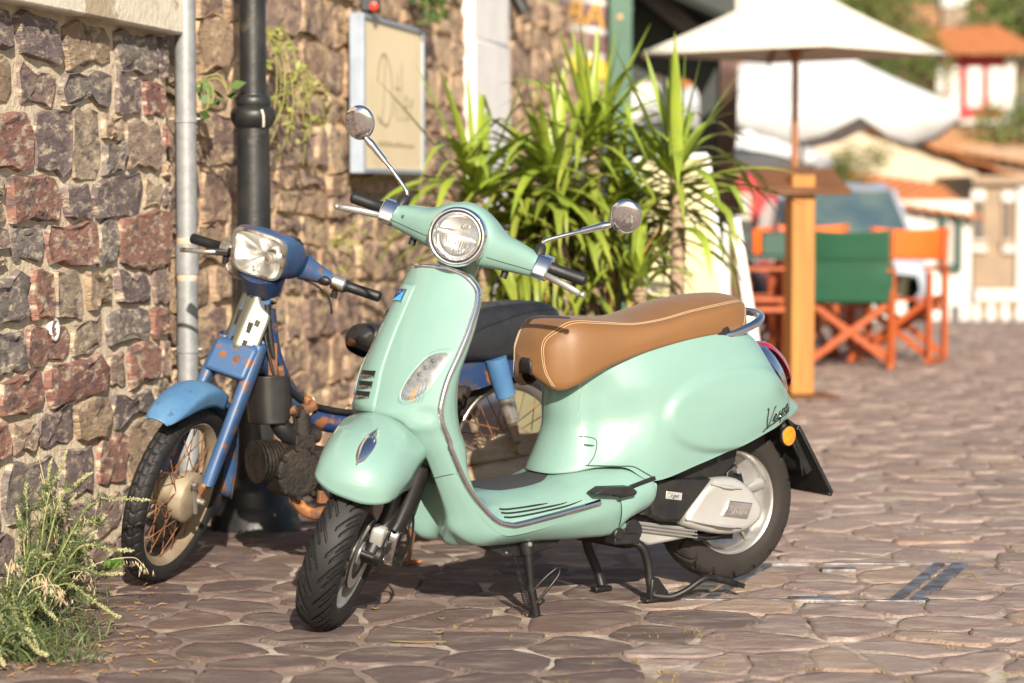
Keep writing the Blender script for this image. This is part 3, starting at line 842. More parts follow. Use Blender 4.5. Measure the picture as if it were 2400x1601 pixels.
        P('signal_lens', (pv[0], [q for q in pv[1] if (q[0] % nn) >= k0]), 'smoke_lens', tail, sm=80)
    # plate holder and amber reflectors
    pa = [(-.075, .085, .455), (.075, .085, .455)]
    def pl(w_, t): return V((-.212-.118*t, w_*.86, .450-.203*t))
    ph = P('plate_holder', (lambda m: (m.v, m.f))(MB()
        .add(bar(pl(-.105, 0), pl(-.125, 1), .02, .012, (1, 0, .5))).add(bar(pl(.105, 0), pl(.125, 1), .02, .012, (1, 0, .5)))
        .add(bar(pl(-.11, 0), pl(.11, 0), .02, .012, (1, 0, .5))).add(bar(pl(-.13, 1), pl(.13, 1), .02, .014, (1, 0, .5)))), 'black_plastic', bev=.003)
    m_ = MB()
    for k in range(1, 6): m_.add(bar(pl(-.118, k/6), pl(.118, k/6), .004, .006, (1, 0, .5)))
    for k in range(-4, 5): m_.add(bar(pl(k*.024, .02), pl(k*.027, .98), .004, .006, (1, 0, .5)))
    P('grid', (m_.v, m_.f), 'black_plastic', ph)
    P('backing', ([pl(-.115, 0)+V((.012, 0, 0)), pl(.115, 0)+V((.012, 0, 0)), pl(.125, 1)+V((.012, 0, 0)), pl(-.125, 1)+V((.012, 0, 0))], [(0, 1, 2, 3)]), 'black_plastic', ph, sm=0)
    P('holder_arm', J(bar((-.10, .05, .52), (-.225, .06, .44), .022, .03), bar((-.10, -.05, .52), (-.225, -.06, .44), .022, .03), bar((-.195, .07, .45), (-.272, .075, .31), .012, .03)), 'black_plastic', ph, bev=.004)
    P('mud_flap', patch(mir([[V((-.02, .085, .50)), V((-.02, .05, .50)), V((-.02, 0, .50))], [V((-.16, .085, .49)), V((-.165, .05, .5)), V((-.165, 0, .5))],
                             [V((-.215, .085, .40)), V((-.225, .05, .41)), V((-.225, 0, .41))], [V((-.245, .08, .30)), V((-.255, .05, .30)), V((-.255, 0, .30))]]), 4, 3), 'black_plastic', solid=.006)
    for s in (1, -1):
        c = V((-.155, s*.112, .433))
        Mr = RotTo((-.12, s*1.0, 0), c)
        am = P('side_reflector', TR(lathe([(.031, -.006), (.031, .002), (.0285, .004)], 28), Mr), 'black_plastic')
        rv = lathe([(.0285, .0035), (.024, .0052), (.001, .0056)], 28); P('reflector_lens', TR(rv, Mr), 'amber', am)
        P('reflector_stem', tube([c+V((.015, -s*.02, .05)), c+V((.004, -s*.008, .0))], .012, 8), 'black_plastic', am)

    # ---------------- wheels
    def tyre_vf(R_, w_, rin, nth, gro):
        prof = [(-.80, rin+.002), (-.97, rin+.018), (-1.0, rin+.038), (-.93, R_-.022), (-.74, R_-.0095), (-.45, R_-.0025), (-.2, R_-.0004), (0, R_),
                (.2, R_-.0004), (.45, R_-.0025), (.74, R_-.0095), (.93, R_-.022), (1.0, rin+.038), (.97, rin+.018), (.80, rin+.002)]
        pr = cr([V((a*w_/2, b, 0)) for a, b in prof], 8)
        v = []; nc = len(pr)
        for i in range(nth):
            a = 2*pi*i/nth
            for p in pr:
                g = gro(a/(2*pi), p.x/(w_/2)) if p.y > R_-.034 else 0
                r = p.y-g
                v.append(V((r*cos(a), p.x, r*sin(a))))
        return v, grid_faces(nth, nc, False, True)
    def gv(d, w_, dep): return dep*(1-sm_(w_*.75, w_*1.1, d))
    def tri(x): return abs((x % 1)-.5)
    def tread_f(t, v):
        N_ = 19; av = abs(v); o = 0 if v > 0 else .5
        sk = av*1.2
        g = 0
        if .07 < av < .92: g = max(g, gv(tri(t*N_+o-sk), .085, .010)*sm_(.07, .13, av))
        if .34 < av < .98: g = max(g, gv(tri(t*N_+o+.5-sk), .075, .009)*sm_(.34, .42, av))
        if .52 < av < .86: g = max(g, gv(tri(t*N_+o+.25-sk), .04, .006))
        return g
    def tread_r(t, v):
        N_ = 17; av = abs(v); o = 0 if v > 0 else .5
        g = 0
        if .08 < av < .93: g = max(g, gv(tri(t*N_+o+av*.8), .085, .009))
        if .5 < av < .97: g = max(g, gv(tri(t*N_+o+.5-av*.9), .08, .009))
        if .45 < av < .97: g = max(g, gv(abs(av-.52)*1.2, .04, .004)*(1 if tri(t*N_+o) < .25 else 0))
        return g
    def wheel(name, cx, R_, w_, steer, gro, tm):
        f = PS if steer else P
        T_ = Matrix.Translation((cx, 0, R_))
        wr = f(name, TR(lathe([(.015, -.05), (.03, -.05), (.032, .05), (.015, .05)], 24, MY), T_), 'alloy')
        P('tyre', TR(tyre_vf(R_, w_, .153, 900 if steer else 560, gro), T_), tm, wr, sm=50)
        rim = lathe([(.168, -.046), (.1695, -.043), (.158, -.039), (.152, -.034), (.146, -.014), (.144, 0), (.146, .014), (.152, .034), (.158, .039), (.1695, .043), (.168, .0465), (.156, .0445), (.149, .036), (.142, .012), (.139, 0), (.142, -.012), (.149, -.036), (.156, -.0445)], 72, MY, True)
        P('rim', TR(rim, T_), 'alloy', wr, sm=60)
        dish = lathe([(.145, .012), (.125, .002), (.105, -.004), (.08, 0), (.055, .012), (.03, .016)], 60, MY)
        dishv = []
        P('wheel_disc', TR(dish, T_), 'alloy', wr, sm=60, solid=.006)
        for k in range(5):
            a = 2*pi*k/5+.3
            P('spoke', TR(tube([V((.035*cos(a), .018, .035*sin(a))), V((.09*cos(a), .014, .09*sin(a))), V((.142*cos(a), .018, .142*sin(a)))], [.014, .012, .018], 8, sx=1, sy=.7), T_), 'alloy', wr)
        return wr
    fw = wheel('front_wheel', 1.335, .229, .108, True, tread_f, 'rubber')
    rw = wheel('rear_wheel', 0, .2365, .118, False, tread_r, 'rubber_brown')
    # front disc, hub, caliper, arm
    Tf = Matrix.Translation((1.335, 0, .229))
    dsc = lathe([(.060, .046), (.100, .046), (.100, .050), (.060, .050)], 48, MY, True)
    P('brake_disc', TR(dsc, Tf), M['black_metal'], fw, sm=40)
    P('disc_face', TR(lathe([(.072, .0512), (.0985, .0512)], 48, MY), Tf), 'alloy', fw)
    PS('caliper', J(prism(round_poly([V((a, b, 0)) for a, b in ((1.255, .285), (1.305, .318), (1.335, .31), (1.33, .262), (1.30, .215), (1.262, .19), (1.238, .215))], 1), .055, .092)), 'alloy_dull', bev=.010, seg=3)
    PS('caliper_cover', prism(round_poly([V((a, b, 0)) for a, b in ((1.235, .29), (1.275, .305), (1.287, .27), (1.27, .20), (1.24, .185), (1.222, .20))], 1), .094, .122), 'chrome', bev=.008, seg=3)
    PS('fork_arm', J(tube([V((1.19, .108, .47)), V((1.205, .11, .40)), V((1.235, .105, .31)), V((1.255, .10, .285))], [.045, .042, .034, .028], 12, sx=1.0, sy=.62)), 'black_plastic', sm=60)
    PS('fork_leg', J(tube([V((1.20, .06, .55)), V((1.255, .075, .33)), V((1.325, .07, .232))], [.024, .022, .024], 12), tube([V((1.31, .05, .229)), V((1.31, .10, .229))], .03, 16), tube([V((1.335, -.06, .229)), V((1.335, .085, .229))], .011, 10)), 'black_metal')
    PS('brake_hose', J(tube(cr([V((1.225, .12, .30)), V((1.19, .135, .26)), V((1.19, .14, .21)), V((1.225, .13, .195)), V((1.24, .118, .22))], 6), .004, 8), tube(cr([V((1.21, .118, .36)), V((1.175, .13, .30)), V((1.172, .14, .23)), V((1.21, .135, .185))], 6), .0035, 8)), 'black_plastic')
    # front fender
    L_ = [((1.507, 0, .426), (1.500, .055, .428), (1.466, .102, .440), (1.37, .112, .448), (1.27, .106, .425), (1.18, .10, .43)),
          ((1.503, 0, .474), (1.493, .054, .476), (1.455, .098, .482), (1.365, .119, .490), (1.27, .113, .478), (1.18, .108, .478)),
          ((1.472, 0, .522), (1.460, .050, .523), (1.424, .087, .526), (1.347, .110, .530), (1.265, .120, .530), (1.18, .115, .525)),
          ((1.402, 0, .564), (1.391, .042, .562), (1.368, .073, .557), (1.315, .093, .553), (1.24, .101, .550), (1.17, .096, .545)),
          ((1.290, 0, .590), (1.282, .032, .587), (1.265, .055, .580), (1.235, .066, .573), (1.19, .068, .566), (1.15, .065, .56)),
          ((1.170, 0, .585), (1.165, .015, .583), (1.16, .026, .58), (1.15, .03, .576), (1.14, .03, .570), (1.12, .03, .565))]
    rows = [[V(p) for p in reversed(r)]+[V((p[0], -p[1], p[2])) for p in r[1:]] for r in L_]
    fend_vf = patch(rows, 5, 5)
    fender = PS('front_fender', fend_vf, 'mint', sm=70, solid=.004, off=-1)
    fb = bvh(fend_vf)
    cp = []
    for z in (.512, .525, .54, .553, .565, .574, .580):
        h = fb.ray_cast(V((1.9, 0, z)), V((-1, 0, 0)))[0]; cp.append(h)
    cw = [.003, .016, .022, .024, .021, .014, .003]
    cm = MB(); rows = []
    for h, w_ in zip(cp, cw):
        rows.append([h+V((-.001, w_, -.001)), h+V((.007, w_*.55, .005)), h+V((.011, 0, .008)), h+V((.007, -w_*.55, .005)), h+V((-.001, -w_, -.001))])
    P('fender_crest', patch(rows, 4, 3), 'chrome', fender, sm=50)

    # ---------------- steering head: neck, headset, lamp, grips, levers, mirrors
    PS('steering_neck', J(tube([V((.985, 0, .90)), V((.968, 0, .96)), V((.985, 0, 1.03))], [.05, .055, .06], 20)), 'mint', sm=80)
    hs = []
    for y, x, z, rx, rz in ((-.222, .968, 1.047, .022, .026), (-.205, .972, 1.048, .029, .032), (-.16, .985, 1.054, .040, .041), (-.11, 1.003, 1.060, .050, .050), (-.068, 1.010, 1.071, .056, .068),
                            (-.03, 1.000, 1.077, .052, .077), (0, .998, 1.079, .050, .080)):
        hs.append((y, x, z, rx, rz))
    hs = hs+[(-a[0],)+a[1:] for a in reversed(hs[:-1])]
    rr = []
    for y, x, z, rx, rz in hs:
        r = []
        for k in range(12):
            a = 2*pi*k/12
            ca, sa = cos(a), sin(a)
            e = .82
            r.append(V((x+rx*math.copysign(abs(ca)**e, ca), y, z+rz*math.copysign(abs(sa)**e, sa))))
        rr.append(r)
    hv = patch(rr, 4, 3, closed_c=True)
    n12 = 36
    head = PS('headset', (hv[0], list(hv[1])+[tuple(range(n12)), tuple(range(len(hv[0])-1, len(hv[0])-1-n12, -1))]), 'mint', sm=70)
    hb = bvh(hv)
    for s in (1, -1):
        pts = []
        for i in range(10):
            y = s*(.085+.12*i/9)
            h = hb.ray_cast(V((1.3, y, 1.046-.008*i/9)), V((-1, 0, 0)))[0]
            pts.append((h or V((1.03, y, 1.04)))+V((.0003, 0, 0)))
        P('headset_seam', tube(pts, .0011, 5), 'seam', head)
        h = hb.ray_cast(V((1.3, s*.178, 1.062)), V((-1, 0, 0)))[0]
        if s < 0: P('bolt_hole', TR(lathe([(.005, 0), (.005, .001), (0, .001)], 12), RotTo((1, 0, .2), h+V((.0006, 0, 0)))), 'seam', head)
        # chrome lever mount + grip + lever
        P('lever_mount', J(prism([(.935, 1.022), (.995, 1.020), (1.022, 1.035), (1.015, 1.06), (.985, 1.085), (.945, 1.082)], s*.205, s*.248)), 'chrome', head, bev=.006, seg=3)
        g = P('grip', tube([V((.955, s*y, 1.051)) for y in (.24, .246, .25, .262, .264, .29, .315, .338, .343, .347)], [.015, .018, .0175, .0175, .0165, .0165, .0165, .0168, .0165, .012], 18), 'grip', head, sm=50)
        lp = cr([V((1.005, s*.228, 1.043)), V((1.022, s*.26, 1.043)), V((1.032, s*.30, 1.040)), V((1.036, s*.34, 1.034)), V((1.033, s*.352, 1.031))], 5)
        lv_ = P('brake_lever', J(tube(lp, [.007+.0015*sin(pi*i/(len(lp)-1)) for i in range(len(lp))], 10, sx=1.15, sy=.8), ellipsoid((1.031, s*.360, 1.030), (.0088, .0088, .0088), 12, 8)), 'alloy', head, sm=80)
        P('under_switch', tube([V((1.0, s*.135, 1.012)), V((1.005, s*.135, .992))], .010, 10), 'black_plastic', head)
        # mirror
        mb_ = P('mirror_mount', tube(cr([V((.985, s*.205, 1.055)), V((.962, s*.203, 1.083)), V((.945, s*.199, 1.10))], 4), [.013, .0135, .0145, .0155, .016, .016, .0155, .0145, .012], 14), 'black_plastic', head, sm=80)
        sp = cr([V((.945, s*.199, 1.095)), V((.943, s*.203, 1.112)), V((.938, s*.22, 1.126)), V((.93, s*.265, 1.155)), V((.93, s*.295, 1.174)), V((.93, s*.335, 1.199))], 5)
        P('mirror_stalk', tube(sp, .0058, 10), 'chrome', head, sm=80)
        P('stalk_sleeve', tube([V((.93, s*.292, 1.172)), V((.93, s*.33, 1.197)), V((.93, s*.338, 1.202)), V((.93, s*.345, 1.206)), V((.93, s*.362, 1.216))], [.0088, .0098, .0112, .0112, .008], 14), 'chrome', head, sm=60)
        cm_ = V((.93, s*.392, 1.248))
        Mm = Matrix.Translation(cm_) @ Matrix.Rotation(s*radians(38), 4, 'X') @ V((0, 0, 1)).rotation_difference(V((1, 0, .0))).to_matrix().to_4x4()
        # local z = forward; build bowl
        Mm = RotTo((1, s*.06, -.16), cm_)
        prof = [(.0, .0100), (.014, .0095), (.027, .0080), (.037, .0050), (.0435, .000), (.0455, -.004), (.0455, -.008), (.043, -.008), (.040, -.0065)]
        mv = lathe(prof, 40)
        mr = P('mirror_head', TR(([V((p.x*1.08, p.y*.98, p.z)) for p in mv[0]], mv[1]), Mm), 'chrome', head, sm=80)
        gl = lathe([(.0, -.0065), (.042, -.0065)], 40)
        P('mirror_glass', TR(gl, Mm), 'chrome', mr)
    # small marking on the left mirror back
    mk_ = text_vf('Vicma', .009, .0003)
    fwd_ = V((1, .06, -.16)).normalized(); dn_ = V((.05, .25, -1)).normalized(); dn_ = (dn_-fwd_*dn_.dot(fwd_)).normalized(); sd_ = fwd_.cross(dn_)
    P('mirror_mark', ([V((.93, .412, 1.252))+fwd_*(.0093+p.z)+dn_*p.x+sd_*(-p.y) for p in mk_[0]], mk_[1]), 'alloy_dull', head, sm=0)
    # headlight
    hd = V((1, 0, .22)).normalized()
    Mh = RotTo(hd, V((1.037, 0, 1.068)))
    lampP = PS('headlight', TR(lathe([(.079, .0), (.0805, .03), (.081, .055), (.080, .070), (.0765, .078), (.072, .080), (.069, .077)], 64), Mh), 'chrome', sm=80)
    P('lamp_gasket', TR(lathe([(.069, .0775), (.0675, .0785), (.0655, .0765)], 64), Mh), 'black_plastic', lampP)
    P('lamp_bezel', TR(lathe([(.0655, .0765), (.063, .077), (.060, .071)], 64), Mh), 'chrome', lampP)
    P('lamp_reflector', TR(lathe([(.060, .071), (.057, .052), (.045, .035), (.025, .026), (.0, .024)], 48), Mh), 'reflector', lampP, sm=80)
    P('lens', TR(lathe([(.0655, .0768), (.055, .0835), (.04, .0880), (.02, .0905), (.0005, .0912)], 48), Mh), 'lens', lampP, sm=80, solid=.0015)
    # local frame of lamp: x'=?, use world-y as across
    up_ = V((-.22, 0, 1)).normalized(); O_ = V((1.037, 0, 1.068))
    def LP(a, b, d): return O_+V((0, 1, 0))*a+up_*b+hd*d
    P('lamp_bar', J(bar(LP(-.057, .003, .0745), LP(.057, .003, .0745), .008, .010, up_)), 'chrome', lampP, bev=.002)
    for k in range(13):
        a = -.042+.084*k/12
        dz = sqrt(max(.0004, .047**2-a*a))
        P('lamp_rib', tube([LP(a, -.006, .062), LP(a*.9, -dz*.95, .056)], .0021, 6), 'reflector' if k % 2 else 'chrome', lampP)
    P('lamp_shroud', J(tube([LP(.052*cos(t), .052*sin(t)-.004, .060) for t in [pi+pi*k/16 for k in range(17)]], .0035, 8)), 'alloy', lampP)
    P('upper_reflector', (lambda c: ([LP(.054*cos(pi*k/16), .010+.044*sin(pi*k/16), .058-.010*sin(pi*k/16)) for k in range(17)]+[LP(0, .022, .036)], [(i, i+1, 17) for i in range(16)]))(0), 'reflector', lampP, sm=90)
    P('bulb', ellipsoid(tuple(LP(.004, .030, .048)), (.008, .008, .008), 12, 8), 'smoke_lens', lampP)

    # ---------------- engine and stands
    eng = P('engine_block', J(box(.05, .40, -.10, .09, .18, .33), box(.10, .45, -.10, .10, .165, .26)), 'black_metal', bev=.02)
    P('belt_cover', prism([(.395, .338), (.36, .348), (.165, .334), (.285, .216), (.345, .222), (.385, .240), (.40, .29)], .085, .152), 'black_plastic', bev=.010, seg=3)
    sc_ol = [(.172, .332), (.10, .334), (.055, .322), (.012, .290), (-.020, .252), (-.032, .225), (-.022, .192), (.02, .170), (.075, .160), (.15, .168), (.225, .188), (.282, .214)]
    cov = P('engine_cover', prism([(p.x, p.y) for p in round_poly([V((a, b, 0)) for a, b in sc_ol], 1)], .07, .152), 'alloy_dull', bev=.020, seg=5, sm=50)
    P('cover_ridge', J(tube(cr([V((.262, .146, .222)), V((.20, .158, .206)), V((.13, .162, .192)), V((.06, .158, .182))], 5), [.004]*8+[.006]*5+[.002]*3, 8, sx=.8, sy=2.0),
                       tube(cr([V((.17, .152, .318)), V((.12, .160, .306)), V((.06, .158, .297))], 5), [.003]*4+[.005]*4+[.002]*3, 8)), 'alloy_dull', cov, sm=80)
    ex = prism([(.106, .266), (.017, .251), (.038, .205), (.134, .222)], .150, .158)
    bdg = P('cover_badge', ex, 'chrome', cov, bev=.003)
    script('cover_script', lambda a, b: V((.102-.058*a, .1586, .225+.026*b-.008*a)), 'alloy', .0010, bdg)
    ig = P('cover_label', prism([(.338, .312), (.280, .302), (.283, .280), (.341, .290)], .152, .1545), 'alloy_dull', bev=.002)
    tv = text_vf('I·get', .017, .0004, .25)
    a0 = math.atan2(-.010, .058)
    P('label_text', ([V((.309-(p.x*cos(a0)-p.y*sin(a0)), .1549+p.z, .2955+p.x*sin(a0)+p.y*cos(a0))) for p in tv[0]], tv[1]), 'black_plastic', ig, sm=0)
    for k, c in enumerate(((.6, .02, .02), (.85, .5, .02), (.1, .45, .1), (.05, .2, .7))):
        P('label_mark', prism([(.331-.0002*k, .3055-.0035*k), (.3275, .3052-.0035*k), (.3275, .3022-.0035*k), (.331, .3025-.0035*k)], .1545, .1552), mat('label_ink', c, .4), ig, sm=0)
    fins = MB()
    fins.add(prism([(.445, .232), (.20, .186), (.20, .166), (.24, .160), (.372, .152), (.445, .176)], .06, .120))
    P('crank_cover', (fins.v, fins.f), 'alloy_dull', eng, bev=.008)
    for k in range(3):
        z0 = .226-.010*k
        P('cooling_fin', bar((.438, .126, z0), (.205, .126, z0-.045), .014, .005), 'alloy', eng, bev=.0015)
    P('rubber_boot', tube(cr([V((.40, .10, .31)), V((.405, .12, .28)), V((.41, .12, .25))], 4), .03, 14), 'black_plastic', eng, sm=80)
    P('pivot_cover', J(tube([V((.455, .10, .205)), V((.455, .15, .205))], .035, 18), tube([V((.515, .12, .205)), V((.515, .168, .205))], .018, 16), bar((.53, .14, .19), (.44, .14, .185), .05, .03)), 'black_plastic', bev=.004)
    P('drain_bolt', J(tube([V((.43, .115, .172)), V((.43, .13, .172))], .010, 10)), 'alloy', eng)
    P('brake_cam', J(tube([V((.045, .10, .345)), V((.045, .125, .345))], .010, 8), tube([V((.065, .10, .315)), V((.065, .13, .315))], .007, 8), tube([V((.02, .10, .29)), V((.02, .125, .29))], .007, 8), tube([V((.035, .1, .165)), V((.0, .115, .172))], .010, 8)), 'alloy', eng)
    P('brake_plate', prism([(.075, .34), (.04, .362), (.02, .34), (.0, .28), (.03, .25), (.08, .28)], .085, .105), 'black_metal', eng, bev=.004)
    P('brake_rod', J(tube(cr([V((.19, .10, .158)), V((.14, .112, .152)), V((.09, .115, .160)), V((.03, .115, .170))], 4), .005, 8), bar((.20, .09, .158), (.05, .09, .150), .03, .02)), 'black_metal', eng)
    P('exhaust', J(tube([V((.30, -.12, .2)), V((.1, -.15, .24)), V((-.15, -.15, .28))], [.04, .06, .05], 16)), 'alloy_dull')
    # foot peg (passenger) folded
    P('foot_peg', prism([(.645, .336), (.612, .352), (.515, .347), (.495, .332), (.50, .322), (.555, .318), (.56, .326)], .178, .225), 'black_plastic', bev=.007, seg=3)
    P('peg_slot', bar((.50, .1915, .340), (.408, .189, .360), .008, .012), 'black_plastic', bev=.002)
    # centre stand (down)
    g = -.013
    cs = P('centre_stand', J(
        tube(cr([V((.455, -.10, .175)), V((.455, .10, .175))], 2), .016, 10),
        tube(cr([V((.45, .10, .175)), V((.405, .122, .155)), V((.385, .128, .11)), V((.378, .132, .05)), V((.372, .14, .012))], 4), .0135, 10),
        tube(cr([V((.455, -.08, .175)), V((.435, -.09, .12)), V((.405, -.085, .05)), V((.398, -.075, .01))], 4), .0145, 10),
        bar((.43, .11, .165), (.455, -.09, .165), .05, .03)), 'black_metal', sm=60)
    P('stand_foot', J(bar((.405, .135, g+.012), (.33, .135, g+.012), .035, .010), prism([(.385, .06), (.36, .062), (.325, .02), (.32, g+.008), (.39, g+.008)], .125, .15)), 'black_metal', cs, bev=.004)
    P('stand_foot', bar((.425, -.08, g+.012), (.365, -.08, g+.012), .03, .016), 'black_metal', cs, bev=.004)
    P('stand_pedal', J(tube(cr([V((.375, .145, .012)), V((.33, .165, .006)), V((.285, .18, .022)), V((.235, .19, .050)), V((.20, .192, .052)), V((.10, .19, .022))], 5), .0095, 10), bar((.115, .19, .028), (.088, .19, .018), .034, .014)), 'black_metal', cs, sm=60)
    # side stand (hanging)
    ss = P('side_stand', J(tube([V((.805, .120, .205)), V((.80, .123, .17))], [.021, .02], 12), tube([V((.80, .123, .18)), V((.792, .126, .08)), V((.775, .130, -.002))], [.015, .0125, .012], 12), bar((.79, .13, g+.006), (.76, .13, g+.006), .04, .008)), 'black_metal', sm=60)
    P('stand_bracket', prism([(.95, .204), (.83, .215), (.74, .208), (.66, .215), (.70, .178), (.80, .160), (.87, .165)], .075, .112), 'black_metal', bev=.004)
    P('tang', tube(cr([V((.79, .135, .068)), V((.765, .15, .10)), V((.735, .16, .125)), V((.72, .16, .128)), V((.722, .16, .108)), V((.75, .155, .075)), V((.782, .138, .032))], 5), .0042, 8), 'black_metal', ss, sm=80)
    sp_ = []
    for i in range(150):
        t = i/149
        c = V((.838, .13, .135)).lerp(V((.806, .133, .02)), t)
        sp_.append(c+V((cos(t*22*2*pi)*.009, sin(t*22*2*pi)*.009, 0)))
    P('spring', J(tube(sp_, .0016, 5), tube([V((.85, .125, .18)), V((.838, .13, .135))], .0016, 5), tube([V((.806, .133, .02)), V((.80, .13, .0))], .002, 5)), 'black_metal', ss)
    P('bolt', J(TR(lathe([(.0075, 0), (.0065, .004), (0, .005)], 10), Matrix.Translation((.806, .140, .20)) @ MY), TR(lathe([(.004, 0), (.003, .003), (0, .003)], 8), Matrix.Translation((.865, .113, .178)) @ MY)), 'alloy', ss)
    return root
build_scooter()
# ------------------------------------------------------------------ rusty blue moped
def build_moped():
    wb, lift, RW = 1.26, .042, .28
    th = math.asin(lift/wb)
    MW = Matrix.Translation((-.006, 7.969, lift)) @ Matrix.Rotation(3.756, 4, 'Z') @ Matrix.Rotation(.001, 4, 'X') @ Matrix.Rotation(th, 4, 'Y')
    root = E('moped', None, 'old rusty blue moped without leg shields parked behind the scooter', 'moped', M=MW)
    RK = radians(27); A = V((wb+.075, 0, 0)); u = V((-sin(RK), 0, cos(RK)))
    ST = Matrix.Translation(A) @ Matrix.Rotation(.691, 4, u) @ Matrix.Translation(-A)
    mb_ = mat('moped_blue', (.038, .095, .21), .45, col2=(.028, .07, .165), scale=7, lo=.42, hi=.62, col3=(.17, .075, .03), s3=24, lo3=.555, hi3=.63, bump=.25, bscale=70, bdist=.002)
    mb2 = mat('moped_dark_blue', (.014, .038, .11), .45, col2=(.05, .045, .045), scale=11, lo=.5, hi=.64, col3=(.22, .085, .03), s3=13, lo3=.56, hi3=.62, bump=.2, bscale=60, bdist=.002)
    lb = mat('sun_faded_blue', (.085, .20, .345), .55, col2=(.05, .14, .29), scale=6, lo=.38, hi=.66, col3=(.05, .10, .17), s3=17, lo3=.62, hi3=.70, bump=.1, bscale=90, bdist=.001)
    ru = mat('rust', (.22, .085, .03), .85, col2=(.10, .05, .03), scale=20, bump=.6, bscale=90, bdist=.003, col3=(.36, .15, .04), s3=25, lo3=.56, hi3=.64)
    rc = mat('rusty_chrome', (.50, .48, .44), .35, .8, col2=(.20, .11, .06), scale=17, lo=.5, hi=.62, bump=.1, bscale=80)
    dirt = mat('oily_iron', (.013, .011, .009), .6, .2, col2=(.032, .022, .015), scale=15, bump=1.0, bscale=60, bdist=.008, col3=(.12, .06, .028), s3=14, lo3=.64, hi3=.72)
    dust = mat('dusty_alloy', (.34, .28, .20), .65, .3, col2=(.24, .18, .12), scale=10, bump=.3, bscale=70)
    zinc = mat('zinc_plate', (.30, .29, .21), .45, .7, col2=(.24, .26, .22), scale=6, col3=(.30, .20, .10), s3=14, lo3=.66, hi3=.72)
    vin = mat('black_vinyl', (.012, .013, .016), .38, col2=(.022, .022, .024), scale=8, bump=.25, bscale=35, bdist=.006)
    blk = M['black_plastic']
    def P(name, vf, m, parent=root, **k): return O(name, vf, m, parent, **k)
    def PS(name, vf, m, **k):
        o = P(name, vf, m, root, **k); o.matrix_local = ST; return o
    # wheels
    def tyre(cx, nb):
        R_, w_ = RW, .066; v = []
        prof = cr([V((a*w_/2, b, 0)) for a, b in ((-.62, .222), (-.95, .238), (-1, .252), (-.9, .264), (-.6, .275), (0, .28), (.6, .275), (.9, .264), (1, .252), (.95, .238), (.62, .222))], 4)
        nth = 420
        for i in range(nth):
            t = i/nth
            for p in prof:
                a = p.x/(w_/2); g = 0
                if p.y > .258:
                    x = (t*nb+.35*(1-abs(a))**1.0+.12*sin(a*6)) % 1
                    d = abs(x-.5)
                    g = .006*(1 if d < .055 else max(0, 1-(d-.055)/.04))
                    if abs(abs(a)-.34) < .045: g = max(g, .003)
                r = p.y-g; w = 2*pi*t
                v.append(V((cx+r*cos(w), p.x, RW+r*sin(w))))
        return v, grid_faces(nth, len(prof), False, True)
    def wheel(name, cx, steer, dside):
        T_ = Matrix.Translation((cx, 0, RW))
        hubp = [(.016, -.055), (.050, -.05), (.056, -.042), (.056, -.03), (.042, -.022), (.042, .0), (.066, .012), (.076, .016), (.078, .052), (.072, .058), (.050, .062), (.020, .066), (.0, .066)]
        wr = (PS if steer else P)(name, TR(lathe(hubp, 36, MY), T_), dust, sm=50)
        P('tyre', tyre(cx, 46), M['rubber'] if steer else M['rubber_brown'], wr, sm=50)
        P('rim', TR(lathe([(.222, -.024), (.226, -.021), (.216, -.015), (.208, -.008), (.206, 0), (.208, .008), (.216, .015), (.226, .021), (.222, .024), (.213, .018), (.203, .006), (.201, 0), (.203, -.006), (.213, -.018)], 60, MY, True), T_), rc if not steer else dust, wr, sm=60)
        for k in range(32):
            s = 1 if k % 2 else -1
            a = 2*pi*k/32; off = .42*(1 if (k//2) % 2 else -1)
            hb = .05 if s < 0 else .07
            P('spoke', TR(tube([V((hb*cos(a+off*1.6), s*.035, hb*sin(a+off*1.6))), V((.204*cos(a), s*.004, .204*sin(a)))], .0018, 5), T_), ru, wr)
        P('axle_nut', TR(J(lathe([(.014, .062), (.014, .082), (.0, .083)], 8, MY), lathe([(.009, .082), (.009, .10), (0, .10)], 8, MY)), T_), rc, wr)
        P('axle', TR(tube([V((0, -.085, 0)), V((0, .085, 0))], .008, 8), T_), ru, wr)
        return wr
    fw = wheel('front_wheel', wb, True, 1)
    rw_ = wheel('rear_wheel', 0, False, 1)
    PS('brake_arm', J(tube([V((wb+.03, .072, RW+.04)), V((wb-.0, .076, RW-.04))], .008, 8), tube([V((wb+.045, .07, RW+.06)), V((wb+.045, .085, RW+.06))], .012, 8)), rc)
    # fork: pressed steel legs, links
    def ax(z): return wb+.075-z*math.tan(RK)
    for s in (1, -1):
        leg = PS('fork_leg', patch([[V((ax(z)+dx+o1, s*(y0+o2), z+oz)) for o1, o2, oz in ((-w_, -.010, -.5*w_*0), (-w_, .016, 0), (0, .022, 0), (w_, .016, 0), (w_, -.010, 0), (0, -.014, 0))] for z, dx, y0, w_ in
                   ((.72, .01, .055, .028), (.66, .015, .060, .030), (.55, .02, .064, .030), (.45, .022, .066, .027), (.36, .022, .067, .024), (.315, .02, .067, .020))], 3, 3, closed_c=True), mb_, sm=60)
        PS('leading_link', J(bar((ax(.32)+.015, s*.062, .315), (wb, s*.074, RW), .016, .032), tube([V((ax(.33)+.02, s*.05, .325)), V((ax(.33)+.02, s*.085, .325))], .013, 10)), ru, bev=.003)
    PS('fork_bridge', J(prism([(ax(.60)-.01, .595), (ax(.60)+.055, .625), (ax(.70)+.048, .715), (ax(.72)-.02, .715)], -.07, .07)), mb_, bev=.012, seg=3)
    for s in (.022, -.026):
        PS('fork_bolt', TR(lathe([(.012, 0), (.012, .004), (.006, .005), (0, .005)], 14), RotTo((.89, 0, .45), V((ax(.68)+.062, s, .672)))), ru)
